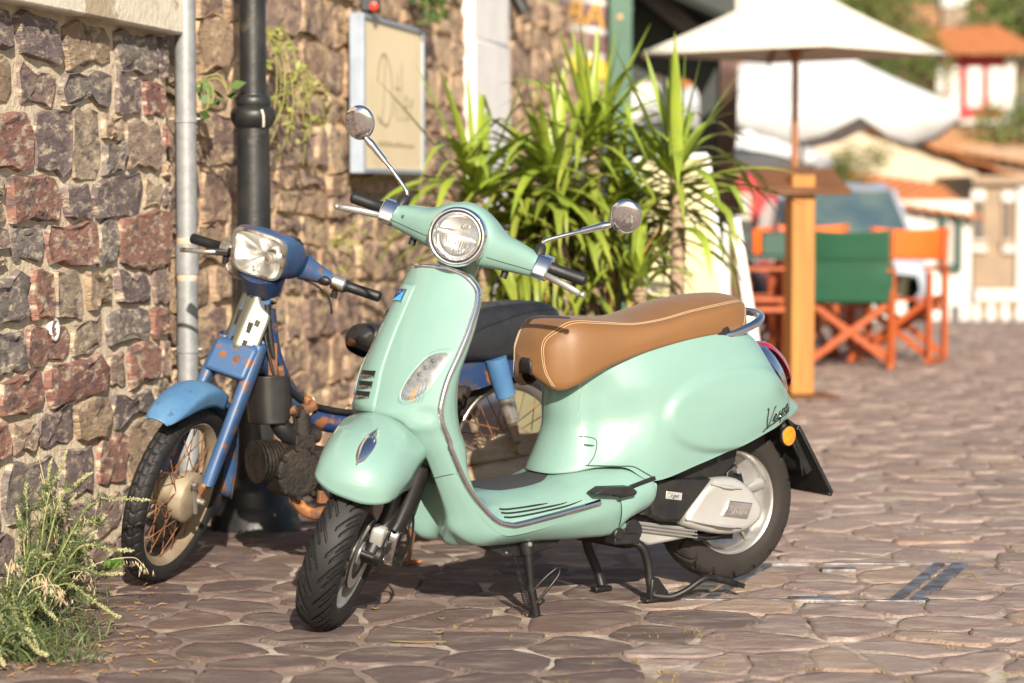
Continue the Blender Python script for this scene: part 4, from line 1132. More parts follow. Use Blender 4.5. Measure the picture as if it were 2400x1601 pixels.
    # front fender (faded plastic front half)
    fr_ = []
    for ang, rr, hw, sk in ((116, .335, .050, .040), (101, .342, .053, .045), (88, .348, .055, .045), (75, .352, .056, .036), (63, .357, .054, .020), (55, .363, .046, .008), (51, .367, .034, .002)):
        a = radians(ang)
        c = V((wb+rr*cos(a), 0, RW+rr*sin(a))); d = V((cos(a), 0, sin(a)))
        h_ = [c+V((0, hw, 0))-d*(sk+.012), c+V((0, hw*1.0, 0))-d*.014, c+V((0, hw*.72, 0))-d*.002, c+V((0, hw*.3, 0))+d*.004, c+d*.005]
        fr_.append(h_)
    PS('front_fender', patch(mir(fr_), 5, 4), lb, sm=70, solid=.004, off=-1)
    rfr = []
    for ang, rr, hw, sk in ((104, .325, .05, .03), (125, .325, .05, .03), (150, .325, .05, .03), (175, .33, .05, .03), (195, .34, .052, .02)):
        a = radians(ang); c = V((wb+rr*cos(a), 0, RW+rr*sin(a))); d = V((cos(a), 0, sin(a)))
        rfr.append([c+V((0, hw, 0))-d*sk, c+V((0, hw*.8, 0))-d*.008, c+V((0, hw*.3, 0)), c])
    PS('fender_flap', patch(mir(rfr), 4, 3), mb_, sm=70, solid=.003)
    # steering head
    PS('steering_tube', tube([V((ax(.66), 0, .66)), V((ax(.88), 0, .88))], [.040, .034], 18), mb_)
    PS('head_ring', lathe([(.044, 0), (.050, .004), (.050, .022), (.046, .026), (.052, .030), (.052, .046), (.040, .050)], 24, RotTo(u, V((ax(.835), 0, .835)))), dust, sm=40)
    for s in (1, -1): PS('head_post', bar((ax(.70)+.03, s*.032, .70), (ax(.85)+.02, s*.03, .85), .022, .016), mb_, bev=.003)
    # zinc bracket with punched holes
    def bp(a, b): return V((ax(.70+.15*b)+.062-.035*abs(a)-(.02 if a < 0 else 0)*abs(a), .062*a, .70+.15*b))
    zb = PS('bracket_plate', patch([[bp(a, b_) for a in (-1, -.5, -.1, .2, .6, 1.0)] for b_ in (0.0, .3, .62)]+[[bp(a, b_) for a, b_ in ((-1, .9), (-.6, 1.05), (-.2, 1.12), (.15, 1.08), (.5, .86), (.95, .70))]], 3, 3), zinc, sm=50, solid=.003)
    for a, b_, w_, h_ in ((-.55, .5, .016, .05), (.30, .42, .018, .034), (.55, .52, .018, .02), (-.62, .12, .01, .016), (-.35, .12, .01, .016), (-.45, .98, .012, .012), (-.15, 1.0, .012, .012), (.35, .12, .018, .018)):
        c = bp(a, b_)+V((.0032, 0, .0015)); n_ = V((.87, .25*a, .42)).normalized()
        P('punched_hole', TR(prism([(-w_/2, -h_/2), (w_/2, -h_/2), (w_/2, h_/2), (-w_/2, h_/2)], 0, .0008, 'z'), RotTo(n_, c) @ Matrix.Rotation(pi/2, 4, 'Z')), M['black_metal'], zb, sm=0)
    # nacelle with rectangular lamp
    hn = []
    for x, zc, hy, hz_, e in ((.998, .992, .082, .068, .5), (.985, .993, .090, .074, .5), (.94, .992, .094, .076, .55), (.88, .975, .098, .070, .6), (.82, .952, .090, .050, .7), (.775, .935, .070, .034, .8)):
        r = []
        for k in range(12):
            a = 2*pi*k/12; ca, sa = cos(a), sin(a)
            r.append(V((x+.02*sa*(1 if x > .93 else .3), hy*math.copysign(abs(ca)**e, ca)*(1+.12*sa), zc+hz_*math.copysign(abs(sa)**e, sa))))
        hn.append(r)
    hv = patch(hn, 4, 3, closed_c=True)
    nac = PS('nacelle', (hv[0], list(hv[1])+[tuple(range(len(hv[0])-36, len(hv[0])))]), mb_, sm=60)
    def lampring(k, x): return [V((x+.02*sin(2*pi*i/36), k*.083*math.copysign(abs(cos(2*pi*i/36))**.5, cos(2*pi*i/36))*(1+.12*sin(2*pi*i/36)), .992+k*.069*math.copysign(abs(sin(2*pi*i/36))**.5, sin(2*pi*i/36)))) for i in range(36)]
    P('lamp_rim', (lampring(1.08, .990)+lampring(1.08, 1.003)+lampring(.98, 1.006)+lampring(.93, 1.0), grid_faces(4, 36, True)), rc, nac, sm=50)
    P('lamp_reflector', (lampring(.93, 1.0)+lampring(.78, .975)+lampring(.4, .945)+lampring(.08, .94), grid_faces(4, 36, True)+[tuple(range(108, 144))]), M['reflector'], nac, sm=80)
    P('lamp_lens', (lampring(.93, 1.002)+lampring(.6, 1.008)+lampring(.1, 1.010), grid_faces(3, 36, True)+[tuple(range(72, 108))]), M['lens'], nac, sm=80, solid=.002)
    P('lamp_bulb', J(TR(lathe([(.020, 0), (.020, .006), (.014, .012), (.013, .018), (0, .02)], 16), RotTo((1, 0, .1), V((.948, .022, .98)))), ellipsoid((.965, -.018, .945), (.008, .012, .01), 10, 6)), rc, nac)
    P('dash_cover', J(prism([(1.0, 1.058), (.90, 1.052), (.86, 1.028), (.87, 1.02), (.96, 1.045), (1.0, 1.05)], -.075, .085)), blk, nac, bev=.006)
    P('lower_shroud', J(tube([V((.93, 0, .93)), V((.915, 0, .89)), V((.905, 0, .868))], [.075, .062, .055], 16)), mb2, nac, sm=60)
    # handlebar
    P('handlebar', tube(cr([V((.775, -.31, .918)), V((.79, -.2, .925)), V((.83, -.09, .95)), V((.86, 0, .96)), V((.83, .09, .95)), V((.79, .2, .925)), V((.775, .31, .918))], 5), .0125, 10), mb_, nac)
    for s in (1, -1):
        P('bar_cover', tube([V((.835, s*.085, .952)), V((.81, s*.13, .938)), V((.795, s*.165, .928))], [.042, .028, .022], 14), mb_, nac, sm=70)
        P('switch_clamp', tube([V((.79, s*.172, .924)), V((.785, s*.215, .921))], .024, 14), rc, nac, bev=.003)
        P('cable_hole', ellipsoid((.822, s*.155, .927), (.012, .026, .016), 12, 8), M['black_metal'], nac)
        P('grip', tube([V((.785, s*.215, .921)), V((.782, s*.225, .92)), V((.778, s*.26, .918)), V((.775, s*.325, .917)), V((.775, s*.33, .917))], [.022, .0165, .0165, .017, .014], 14), M['grip'], nac, sm=50)
        P('lever_stub', tube([V((.80, s*.19, .90)), V((.80, s*.19, .878))], .011, 8), blk, nac)
    P('brake_lever', tube(cr([V((.805, -.20, .915)), V((.83, -.24, .905)), V((.832, -.29, .895)), V((.83, -.335, .885))], 4), .0055, 8, sx=1.4), rc, nac, sm=80)
    P('lever_bracket', bar((.80, -.18, .915), (.825, -.25, .905), .02, .02), blk, nac, bev=.004)
    P('mirror_stub', tube([V((.79, -.175, .93)), V((.79, -.175, .965))], .008, 8), rc, nac)
    P('loose_cable', tube(cr([V((.84, .10, .915)), V((.83, .14, .905)), V((.82, .175, .885)), V((.815, .195, .85)), V((.815, .20, .83))], 6), .0032, 6), blk, nac)
    P('side_rail', tube(cr([V((.84, -.12, .915)), V((.85, -.16, .89)), V((.86, -.13, .865)), V((.88, -.08, .87))], 5), .004, 6), rc, nac)
    # frame
    P('frame_tube', tube(cr([V((.90, 0, .80)), V((.885, 0, .66)), V((.835, 0, .545)), V((.76, 0, .468)), V((.62, 0, .425)), V((.45, 0, .43)), V((.30, 0, .50)), V((.2, 0, .60))], 5), .036, 14), mb2, sm=80)
    P('cable_loom', J(tube(cr([V((.915, .045, .82)), V((.90, .05, .66)), V((.85, .05, .56)), V((.77, .045, .50)), V((.62, .04, .462)), V((.5, .04, .46))], 6), .009, 8), tube(cr([V((.93, .03, .80)), V((.91, .055, .62)), V((.88, .06, .55)), V((.84, .055, .47)), V((.83, .05, .42))], 6), .005, 8)), blk, sm=80)
    for x, z in ((.775, .482), (.61, .44)):
        P('cable_tie', lathe([(.045, -.006), (.048, 0), (.045, .006)], 16, RotTo((.7, 0, .5) if x > .7 else (1, 0, .2), V((x, .01, z)))), mat('tie_plastic', (.62, .55, .36), .6))
    P('frame_bracket', J(bar((.90, .045, .70), (.905, .05, .60), .03, .012), bar((.885, .05, .63), (.88, .05, .59), .034, .02)), ru, bev=.003)
    P('engine_hanger', J(bar((.66, .05, .43), (.60, .05, .38), .06, .014), bar((.66, -.05, .43), (.60, -.05, .38), .06, .014)), mb2, bev=.004)
    P('fuel_filter', tube([V((.655, .075, .375)), V((.655, .075, .415))], .034, 16), mat('cream_plastic', (.60, .55, .44), .55), bev=.004)
    P('air_box', patch([[V((.93+dx*sx, dy, z)) for dx, dy in ((.01, -.05), (.012, .04), (-.03, .062), (-.075, .055), (-.08, -.05))] for z, sx in ((.60, .9), (.585, 1.05), (.53, 1.1), (.47, 1.0), (.452, .8))], 3, 3, closed_c=True), blk, sm=50, solid=.006)
    P('intake_boot', tube(cr([V((.885, .02, .47)), V((.865, .03, .43)), V((.83, .03, .40))], 4), .03, 12), blk, sm=80)
    P('carburettor', J(tube([V((.80, .035, .36)), V((.80, .035, .49))], [.032, .026], 12), tube([V((.86, .03, .425)), V((.74, .03, .40))], .026, 12), box(.77, .84, .0, .065, .36, .41), tube([V((.83, .05, .47)), V((.83, .06, .50))], .014, 8)), dirt, bev=.004)
    P('rusty_valve', J(tube([V((.80, .045, .485)), V((.76, .05, .50))], .02, 8), tube([V((.87, .05, .485)), V((.83, .055, .49))], .014, 8), tube([V((.79, .05, .50)), V((.79, .06, .525))], .012, 8)), ru, bev=.003)
    en = P('engine', J(tube([V((.85, .0, .30)), V((.85, .105, .30))], [.082, .078], 22), box(.70, .87, -.07, .08, .23, .36), tube([V((.86, .02, .33)), V((.95, .02, .34))], .06, 14)), dirt, bev=.008)
    for k in range(7):
        P('cooling_fin', tube([V((.885+.012*k, .02, .332+.001*k)), V((.889+.012*k, .02, .332+.001*k))], .068, 16), dirt, en)
    for k in range(9):
        a = 2*pi*k/9
        P('cover_bolt', tube([V((.85+.077*cos(a), .09, .30+.077*sin(a))), V((.85+.077*cos(a), .113, .30+.077*sin(a)))], .009, 7), dirt, en)
    P('crankcase', J(tube([V((.70, -.02, .27)), V((.70, .115, .27))], .085, 22), box(.45, .72, -.08, .09, .19, .34), tube([V((.52, -.02, .27)), V((.52, .11, .27))], .075, 20)), dirt, en, bev=.01)
    P('exhaust_pipe', tube(cr([V((.845, .04, .24)), V((.835, .07, .19)), V((.80, .085, .165)), V((.75, .09, .168)), V((.55, .10, .17)), V((.40, .115, .19))], 5), .019, 12), ru, sm=80)
    P('pipe_flange', bar((.79, .10, .218), (.73, .10, .212), .02, .04), ru, bev=.004)
    P('muffler', tube(cr([V((.40, .125, .20)), V((.33, .13, .215)), V((.1, .135, .225)), V((-.25, .14, .25))], 4), [.02, .03, .038, .042, .043, .043, .043, .043, .043, .043, .04, .036, .03], 16), mat('rusty_muffler', (.42, .33, .22), .5, .4, col2=(.30, .11, .03), scale=9, lo=.45, hi=.62, bump=.3, bscale=60))
    P('swing_arm', J(tube([V((.42, .08, .27)), V((-.02, .09, .275))], .022, 10), bar((.15, .095, .29), (-.06, .10, .30), .012, .085)), dust, bev=.004)
    P('chain_case', prism([(.36, .292), (.15, .312), (.02, .322), (-.05, .296), (-.02, .266), (.10, .254), (.36, .264)], .085, .105), dust, bev=.006)
    # rear mudguard and shocks
    rf = []
    for ang, hw in ((200, .055), (170, .058), (140, .06), (110, .062), (85, .062), (60, .06), (38, .055), (20, .05)):
        a = radians(ang); c = V((.325*cos(a), 0, RW+.325*sin(a))); d = V((cos(a), 0, sin(a)))
        rf.append([c+V((0, hw, 0))-d*.05, c+V((0, hw, 0))-d*.01, c+V((0, hw*.5, 0))+d*.006, c+d*.008])
    P('rear_fender', patch(mir(rf), 4, 3), mb_, sm=70, solid=.003)
    P('side_body', patch(mir([[V((.34, .075, .52)), V((.34, .07, .60)), V((.34, 0, .62))], [V((.20, .09, .50)), V((.20, .085, .62)), V((.20, 0, .65))], [V((.0, .085, .535)), V((.0, .085, .63)), V((.0, 0, .66))], [V((-.2, .075, .53)), V((-.2, .07, .62)), V((-.2, 0, .65))]]), 4, 4), mb2, sm=70)
    for s in (1, -1):
        sh = P('shock_absorber', tube([V((.118, s*.115, .60)), V((.082, s*.115, .475))], [.036, .033], 18), lb)
        P('shock_tube', tube([V((.086, s*.115, .485)), V((.062, s*.115, .39))], .027, 16), rc, sh)
        P('shock_rod', J(tube([V((.064, s*.115, .395)), V((.046, s*.115, .325))], [.018, .015], 12), tube([V((.035, s*.10, .30)), V((.035, s*.135, .30))], .02, 12)), dust, sh)
        P('turn_bulb', J(tube([V((.255, s*.09, .505)), V((.235, s*.125, .50))], .019, 10), tube([V((.27, s*.075, .49)), V((.24, s*.105, .485))], .03, 10)), dirt)
    # seat
    st = []
    for x, zt, hw, zb_ in ((.600, .690, .020, .672), (.585, .715, .045, .660), (.55, .733, .075, .64), (.48, .735, .10, .615), (.35, .742, .115, .605), (.20, .760, .125, .600), (.05, .772, .128, .600), (-.08, .772, .122, .612), (-.150, .757, .10, .650), (-.175, .735, .07, .69)):
        st.append([V((x, hw*.9, zb_)), V((x, hw, zb_+.02)), V((x, hw*.97, (zb_+zt)/2+.01)), V((x, hw*.80, zt-.012)), V((x, hw*.4, zt)), V((x, 0, zt))])
    sv = patch(mir(st), 4, 4); nn = 41
    seat = P('seat', (sv[0], list(sv[1])+[tuple(range(nn)), tuple(len(sv[0])-1-k for k in range(nn))]), vin, sm=70)
    sb = BVHTree.FromPolygons(sv[0], sv[1])
    for s in (1,):
        pts = []
        for p in cr([V((.26, .13, .61)), V((.24, .13, .66)), V((.19, .125, .695)), V((.10, .125, .72)), V((-.02, .12, .745)), V((-.13, .10, .745))], 6):
            h, nr, _, _ = sb.find_nearest(p); pts.append(h+V((0, .001, .001)))
        P('piping', tube(pts, .0035, 6), vin, seat, sm=80)
    for k in range(6):
        x = .42-.09*k
        pts = []
        for y in (-.09, -.05, 0, .05, .09):
            h = sb.ray_cast(V((x, y, 1)), V((0, 0, -1)))[0]
            if h: pts.append(h+V((0, 0, .0006)))
        P('seat_seam', tube(pts, .0022, 5), mat('seam_grey', (.05, .045, .04), .7) if k == 0 else bpy.data.materials['seam_grey'], seat)
    P('torn_foam', ellipsoid((.597, .01, .680), (.012, .024, .014), 10, 6), ru, seat)
    # centre stand
    cs = P('centre_stand', tube([V((.44, -.11, .13)), V((.44, .11, .13))], .014, 10), ru)
    for s in (1, -1):
        P('stand_leg', tube([V((.44, s*.10, .13)), V((.475, s*.125, .04)), V((.50, s*.14, -.018))], [.014, .013, .012], 10), ru, cs)
        P('stand_foot', bar((.52, s*.145, -.017), (.45, s*.145, -.017), .03, .010), ru, cs, bev=.002)
    return root
build_moped()
# ------------------------------------------------------------------ street furniture, plants, cafe
def build_street():
    rng = random.Random(5)
    blk = M['black_plastic']
    # ---- hanging sign on the rubble wall
    m_fr = mat('sign_frame', (.36, .42, .50), .5, .3, col2=(.28, .33, .40), scale=8)
    m_face = mat('sign_face', (.84, .71, .47), .75, col2=(.78, .65, .42), scale=2.5)
    m_ink = mat('sign_ink', (.40, .32, .20), .8)
    sg = E('wall_sign', tuple(wp(2.95, 1.25, .04)), 'faded cream sign board in a blue grey frame on the stone wall', 'sign')
    iv = Matrix.Translation(-sg.location) @ MWALL
    s0, s1, z0, z1 = 2.36, 3.55, 1.255, 1.945
    O('panel', TR(box(s0+.02, s1-.02, z0+.02, z1-.02, .03, .075), iv), m_face, sg)
    for b in (box(s0, s0+.03, z0, z1, .02, .085), box(s1-.03, s1, z0, z1, .02, .085), box(s0+.031, s1-.031, z0, z0+.022, .02, .085), box(s0+.031, s1-.031, z1-.022, z1, .02, .085)):
        O('frame_bar', TR(b, iv), m_fr, sg, bev=.004)
    strokes = [[(.0, .55), (.10, .80), (.28, .92), (.30, .6), (.22, .15), (.12, .02), (.02, .10), (.18, .02), (.42, .0), (.60, .25), (.58, .62), (.40, .88), (.22, .92)],
               [(.70, .12), (.72, .40)], [(.71, .52), (.72, .54)], [(.84, .70), (.84, .15), (.90, .08)], [(.76, .5), (.94, .5)], [(1.02, .85), (1.02, .15), (1.08, .08)],
               [(1.14, .25), (1.28, .30), (1.22, .42), (1.14, .30), (1.20, .10), (1.32, .14)], [(1.40, .08), (1.41, .40), (1.42, .28), (1.52, .40)]]
    ink = MB()
    for st in strokes:
        ink.add(tube([V((s0+.28+p.x*.46, z0+.22+p.y*.34, .0765)) for p in cr([V((a, b, 0)) for a, b in st], 4)], .0075, 5))
    O('lettering', TR(([V((p.x, p.y, .0754+(p.z-.0765)*.08)) for p in ink.v], ink.f), iv), m_ink, sg)
    sm = MB()
    for k in range(16): sm.add(box(s0+.28+k*.045, s0+.28+k*.045+.034, z0+.125, z0+.125+rng.uniform(.012, .022), .0755, .077))
    o = O('small_print', TR((sm.v, sm.f), iv), m_ink, sg); o['kind'] = 'stuff'
    # flood light above the sign, spot beyond pillar
    fl = E('flood_light', tuple(wp(2.50, 1.99, .08)), 'small black flood light with a red lens above the cream sign', 'light')
    O('housing', cbox((0, 0, 0), (.085, .10, .07)), blk, fl, bev=.008)
    O('lens', TR(lathe([(.02, 0), (.018, .008), (0, .012)], 16), RotTo((.1, -1, -.1), (.018, -.05, -.012))), mat('red_glass', (.75, .05, .03), .15, coat=1), fl)
    O('bracket', bar((0, .03, -.03), (-.06, .09, -.05), .02, .01), blk, fl)
    sp = E('spot_light', tuple(at(1218, 12, 14.2)), 'black spot light on the pillar head at the top edge', 'light')
    O('barrel', tube([V((-.05, 0, .12)), V((0, -.02, 0)), V((.03, -.03, -.05))], [.035, .04, .045], 14), blk, sp)
    O('yoke', bar((-.02, .04, .10), (-.06, .12, .12), .03, .015), blk, sp)
    O('lamp_glass', lathe([(.04, 0), (0, .002)], 14, RotTo((.4, -.15, -.8), V((.031, -.031, -.0525)))), mat('warm_glass', (.8, .7, .5), .2), sp)

    # ---- creeping plants on walls
    m_lf = mat('creeper_leaf', (.20, .24, .05), .6, col2=(.30, .28, .08), scale=9)
    m_dk = mat('dark_leaf', (.05, .10, .025), .6, col2=(.09, .15, .03), scale=9)
    m_stem = mat('creeper_stem', (.28, .26, .08), .8)
    def leaf_quad(p, d, L, w):
        d = d.normalized(); s = d.cross(V((rng.uniform(-1, 1), rng.uniform(-1, 1), rng.uniform(-1, 1)))).normalized()*w
        return [p, p+d*L*.5+s, p+d*L, p+d*L*.5-s], [(0, 1, 2, 3)]
    def creeper(base, label, nst, spread, down, ml, L=.035, dens=16):
        root = E('creeper', tuple(base), label, 'plant', 'plants growing out of the walls')
        for k in range(nst):
            tip = WT*rng.uniform(-spread, spread)+V((0, 0, rng.uniform(down[0], down[1])))+WN*rng.uniform(.05, .18)
            path = cr([V((0, 0, 0)), tip*.4+WN*.06+V((0, 0, .05)), tip*.75+WN*.05, tip], 6)
            O('stem', tube(path, .0022, 5), m_stem, root)
            lm = MB()
            for q in path[2:]:
                for _ in range(1 if rng.random() < dens/26 else 0):
                    lm.add(leaf_quad(q, V((rng.uniform(-1, 1), rng.uniform(-1, 1), rng.uniform(-.6, .8))), L*rng.uniform(.6, 1.4), L*.28))
            lo = O('leaves', (lm.v, lm.f), ml, root, sm=0); lo['kind'] = 'stuff'
    creeper(wp(1.1, 1.80, 0), 'straggly yellow green creeper hanging right of the lamp post', 11, .30, (-.55, -.05), m_lf)
    creeper(wp(1.35, 1.62, 0), 'small tuft of creeper lower down right of the lamp post', 6, .22, (-.42, .0), m_lf)
    creeper(wp(.16, 1.52, 0), 'broad leaved sprout between drainpipe and lamp post', 4, .05, (-.08, .06), m_dk, .06, 8)
    creeper(wp(3.6, 2.10, 0), 'dark green bush on the wall above the cream sign', 16, .28, (-.15, .28), m_dk, .05, 22)
    creeper(wp(2.05, .95, 0), 'thin weed on the wall behind the scooter handlebar', 5, .12, (-.15, .2), m_lf, .03, 10)

    # ---- yuccas in a long planter
    m_y = mat('yucca_leaf', (.25, .32, .034), .45, col2=(.16, .235, .028), scale=5, spec=.5)
    m_y2 = mat('yucca_leaf_old', (.16, .21, .025), .5, col2=(.26, .29, .045), scale=6)
    m_yd = mat('yucca_leaf_dry', (.46, .27, .09), .8, col2=(.34, .19, .07), scale=12)
    m_tr = mat('yucca_trunk', (.40, .30, .20), .9, col2=(.24, .17, .11), scale=30, bump=1.0, bscale=60, bdist=.01)
    m_pl = mat('planter_clay', (.17, .16, .085), .85, col2=(.13, .12, .07), scale=6, bump=.3, bscale=40)
    YP = 10.25
    pl_c = at(1415, 900, YP); pl_c.z = 0
    pr = E('planter', tuple(pl_c), 'olive planter trough behind the scooter holding the yuccas', 'planter')
    for nm, b in (('front_panel', box(-.40, .40, -.22, -.19, .0, .62)), ('back_panel', box(-.40, .40, .19, .22, .0, .62)), ('side_panel', box(-.40, -.37, -.189, .189, .0, .62)), ('side_panel', box(.37, .40, -.189, .189, 0, .62)), ('rim', box(-.42, .42, -.24, -.185, .622, .66)), ('rim', box(-.42, .42, .185, .24, .622, .66))):
        O(nm, b, m_pl, pr, bev=.006)
    O('soil', box(-.369, .369, -.188, .188, .50, .57), mat('soil', (.06, .045, .03), .95, bump=1, bscale=40), pr)
    def yleaf(d, L, w, droop, m, parent, kink=False):
        d = d.normalized()
        side = d.cross(V((0, 0, 1)))
        side = side.normalized() if side.length > .05 else V((rng.uniform(-1, 1), rng.uniform(-1, 1), 0)).normalized()
        pts = []; p = V((0, 0, 0)); dd = d.copy()
        n_ = 9
        for k in range(n_+1):
            pts.append(p.copy()); p = p+dd*(L/n_)
            dd = (dd+V((0, 0, -droop/n_*(1+1.2*k/n_)))).normalized()
            if kink and k == 5: dd = (dd+V((0, 0, -1.1))).normalized()
        tw = rng.uniform(-.5, .5); v = []
        for k, q in enumerate(pts):
            t = k/n_
            ww = w*(.55+1.2*t-1.75*t*t) if t < .9 else w*.18*(1-t)*10
            ww = max(ww, .0006)
            nrm = side.cross(d).normalized()
            s = side*cos(tw*t)+nrm*sin(tw*t)
            v += [q-s*ww, q-nrm*ww*.38, q+s*ww]
        return v, grid_faces(n_+1, 3)
    def yucca(px, py, label, n_up, n_mid, n_dr, Ls, tilt=(0, 0), trunk=True, dY=0.0, ground=.55, dry=5, up_bias=.0):
        c = at(px, py, YP+dY)
        root = E('yucca', (c.x-tilt[0]*.2, c.y, ground), label, 'plant', 'yuccas in the planter')
        off = c-V(root.location)
        if trunk:
            pth = cr([V((0, 0, 0)), off*.5+V((.015, 0, 0)), off], 6)
            O('trunk', tube(pth, [.032-.004*k/12 for k in range(len(pth))], 10), m_tr, root, sm=50)
            for k in range(14):
                q = pth[0].lerp(pth[-1], k/14)
                O('trunk_ring', lathe([(.030, -.008), (.036, 0), (.029, .009)], 10, Matrix.Translation(pth[min(len(pth)-1, int(k/14*(len(pth)-1)))])), m_tr, root)
        def put(el0, el1, n, L0, L1, droop, m, w=.027, kp=.1):
            for _ in range(n):
                a = rng.uniform(0, 2*pi); e = radians(rng.uniform(el0, el1))
                d = V((cos(a)*cos(e)+tilt[0], sin(a)*cos(e), sin(e)+tilt[1]))
                vf = yleaf(d, rng.uniform(L0, L1)*Ls, w*rng.uniform(.8, 1.25), rng.uniform(*droop), m, root, rng.random() < kp)
                o = O('leaf', vf, m, root, sm=80); o.location = off+V((rng.gauss(0, .012), rng.gauss(0, .012), rng.uniform(-.03, .03) if el0 > 10 else -rng.uniform(0, .26)))
        put(58, 88, n_up, .44, .62, (0, .25), m_y)
        put(15, 60, n_mid, .45, .68, (.4, 1.5), m_y, kp=.18)
        put(-10, 50, max(2, n_mid//8), .4, .6, (.4, 1.5), m_yd, .016, kp=.3)
        put(-25, 25, int(n_dr*1.5), .38, .58, (.5, 1.4), m_y2, kp=.3)
        put(0, 35, n_dr//3, .38, .55, (.5, 1.2), m_y, kp=.3)
        put(-80, -40, dry, .25, .4, (.3, .8), m_yd, .008)
        return root
    yucca(1115, 452, 'leftmost yucca with leaves reaching across the cream sign', 6, 22, 16, 1.1, (-.22, 0), dY=-.1, dry=4)
    yucca(1300, 425, 'bushy yucca leaning left in the middle of the planter', 8, 34, 26, 1.05, (-.2, .05), dY=0, dry=12)
    yucca(1388, 345, 'tall upright yucca reaching highest near the green post', 14, 18, 20, .95, (0, .1), dY=.1, dry=6)
    yucca(1583, 410, 'rightmost yucca with a bare ringed trunk and drooping leaves', 12, 20, 26, .98, (.02, .1), dY=-.15, dry=4)
    yucca(1497, 668, 'small low yucca sprouting above the scooter seat', 5, 13, 8, .62, (0, .1), dY=-.2, dry=2)
    yucca(1440, 500, 'shaded yucca crown in the middle right of the planter', 4, 30, 26, .9, (.05, 0), dY=.12, dry=12)
    yucca(1235, 545, 'shaded low yucca crown behind the scooter headlamp', 3, 26, 26, .9, (-.1, 0), dY=.05, dry=12)
    yucca(1340, 560, 'dense low yucca crown behind the left mirror stalk', 3, 28, 26, .85, (0, 0), dY=.15, dry=14)
    yucca(1180, 640, 'drooping yucca crown low beside the scooter headset', 2, 14, 20, .75, (-.1, 0), dY=.1, dry=8)

    # ---- menu boards beside the planter
    m_wf = mat('white_frame', (.78, .77, .74), .6, col2=(.68, .67, .62), scale=9)
    m_cr = mat('cream_panel', (.66, .60, .34), .7, col2=(.60, .54, .30), scale=3)
    m_wd = mat('honey_wood', (.50, .25, .05), .5, col2=(.42, .19, .035), scale=4, aniso=(6, 6, .6), bump=.1, bscale=40)
    mb = E('menu_board', tuple(gnd(1600, 1010)), 'cream menu board in a white frame behind the rightmost yucca', 'sign board')
    iv = Matrix.Translation(-mb.location)
    TL, TRr, BR, BL = at(1492, 372, 11.6), at(1653, 367, 11.9), at(1722, 905, 11.5), at(1530, 930, 11.2)
    nb = (TRr-TL).cross(BL-TL).normalized()
    nb = nb if nb.y < 0 else -nb
    q = [TL, TRr, BR, BL]
    O('panel', TR((q+[p-nb*.02 for p in q], [(0, 1, 2, 3), (7, 6, 5, 4), (0, 4, 5, 1), (1, 5, 6, 2), (2, 6, 7, 3), (3, 7, 4, 0)]), iv), m_cr, mb, sm=0)
    for a, b in ((0, 1), (1, 2), (2, 3), (3, 0)): O('frame_bar', TR(bar(q[a]+nb*.004, q[b]+nb*.004, .03, .03, nb), iv), m_wf, mb, bev=.003)
    ab = E('easel', tuple(gnd(1775, 960)), 'white edged wooden easel board behind the scooter tail', 'sign board')
    iv = Matrix.Translation(-ab.location)
    ap = at(1722, 515, 12.6)
    b1, b2, b3 = at(1800, 1000, 12.4), at(1690, 985, 12.9), at(1772, 1000, 12.75)
    O('leg', TR(bar(ap, b1, .05, .035, (0, 1, 0)), iv), m_wf, ab, bev=.003)
    O('leg', TR(bar(ap+V((-.03, .05, -.01)), b2, .045, .035, (0, 1, 0)), iv), m_wf, ab, bev=.003)
    pts = [ap+V((-.01, .03, -.05)), b1+V((-.06, .02, .05)), b2+V((.05, -.02, .05))]
    O('board', TR((pts+[p+V((0, .02, 0)) for p in pts], [(0, 1, 2), (5, 4, 3), (0, 3, 4, 1), (1, 4, 5, 2), (2, 5, 3, 0)]), iv), m_wd, ab, sm=0)

    # ---- lectern style menu stand
    m_lect = mat('lectern_wood', (.43, .185, .036), .6, col2=(.33, .135, .028), scale=3, aniso=(8, 8, .5), bump=.1, bscale=30)
    m_brown = mat('brown_board', (.17, .075, .03), .5, col2=(.13, .055, .022), scale=5, aniso=(1, 6, 6))
    L0 = gnd(1872, 930)
    lc = E('menu_stand', tuple(L0), 'wooden lectern menu stand on a square post by the cafe chairs', 'menu stand')
    rz = Matrix.Rotation(radians(12), 4, 'Z')
    O('post', TR(box(-.068, .068, -.068, .068, .02, 1.27), rz), m_lect, lc, bev=.004)
    O('base_plate', TR(box(-.2, .2, -.16, .16, 0, .012), rz), m_brown, lc, bev=.003)
    bv = round_poly([V((-.25, -.20, 0)), V((.25, -.20, 0)), V((.25, .20, 0)), V((-.25, .20, 0))], 0)
    O('board', TR(box(-.255, .255, -.19, .19, -.011, .011), Matrix.Translation((.0, .05, 1.235)) @ Matrix.Rotation(radians(10), 4, 'Z') @ Matrix.Rotation(radians(22), 4, 'X')), m_brown, lc, bev=.008)
    O('lip', TR(box(-.25, .25, -.19, -.17, .012, .035), Matrix.Translation((.0, .05, 1.235)) @ Matrix.Rotation(radians(10), 4, 'Z') @ Matrix.Rotation(radians(22), 4, 'X')), m_brown, lc, bev=.003)

    # ---- director chairs
    m_ow = mat('orange_wood', (.40, .085, .018), .5, col2=(.31, .062, .014), scale=4, aniso=(5, 5, .8))
    m_oc = mat('orange_canvas', (.72, .125, .008), .75, col2=(.62, .10, .007), scale=3, bump=.2, bscale=200)
    m_gc = mat('green_canvas', (.009, .075, .036), .75, col2=(.008, .062, .030), scale=3, bump=.2, bscale=200)
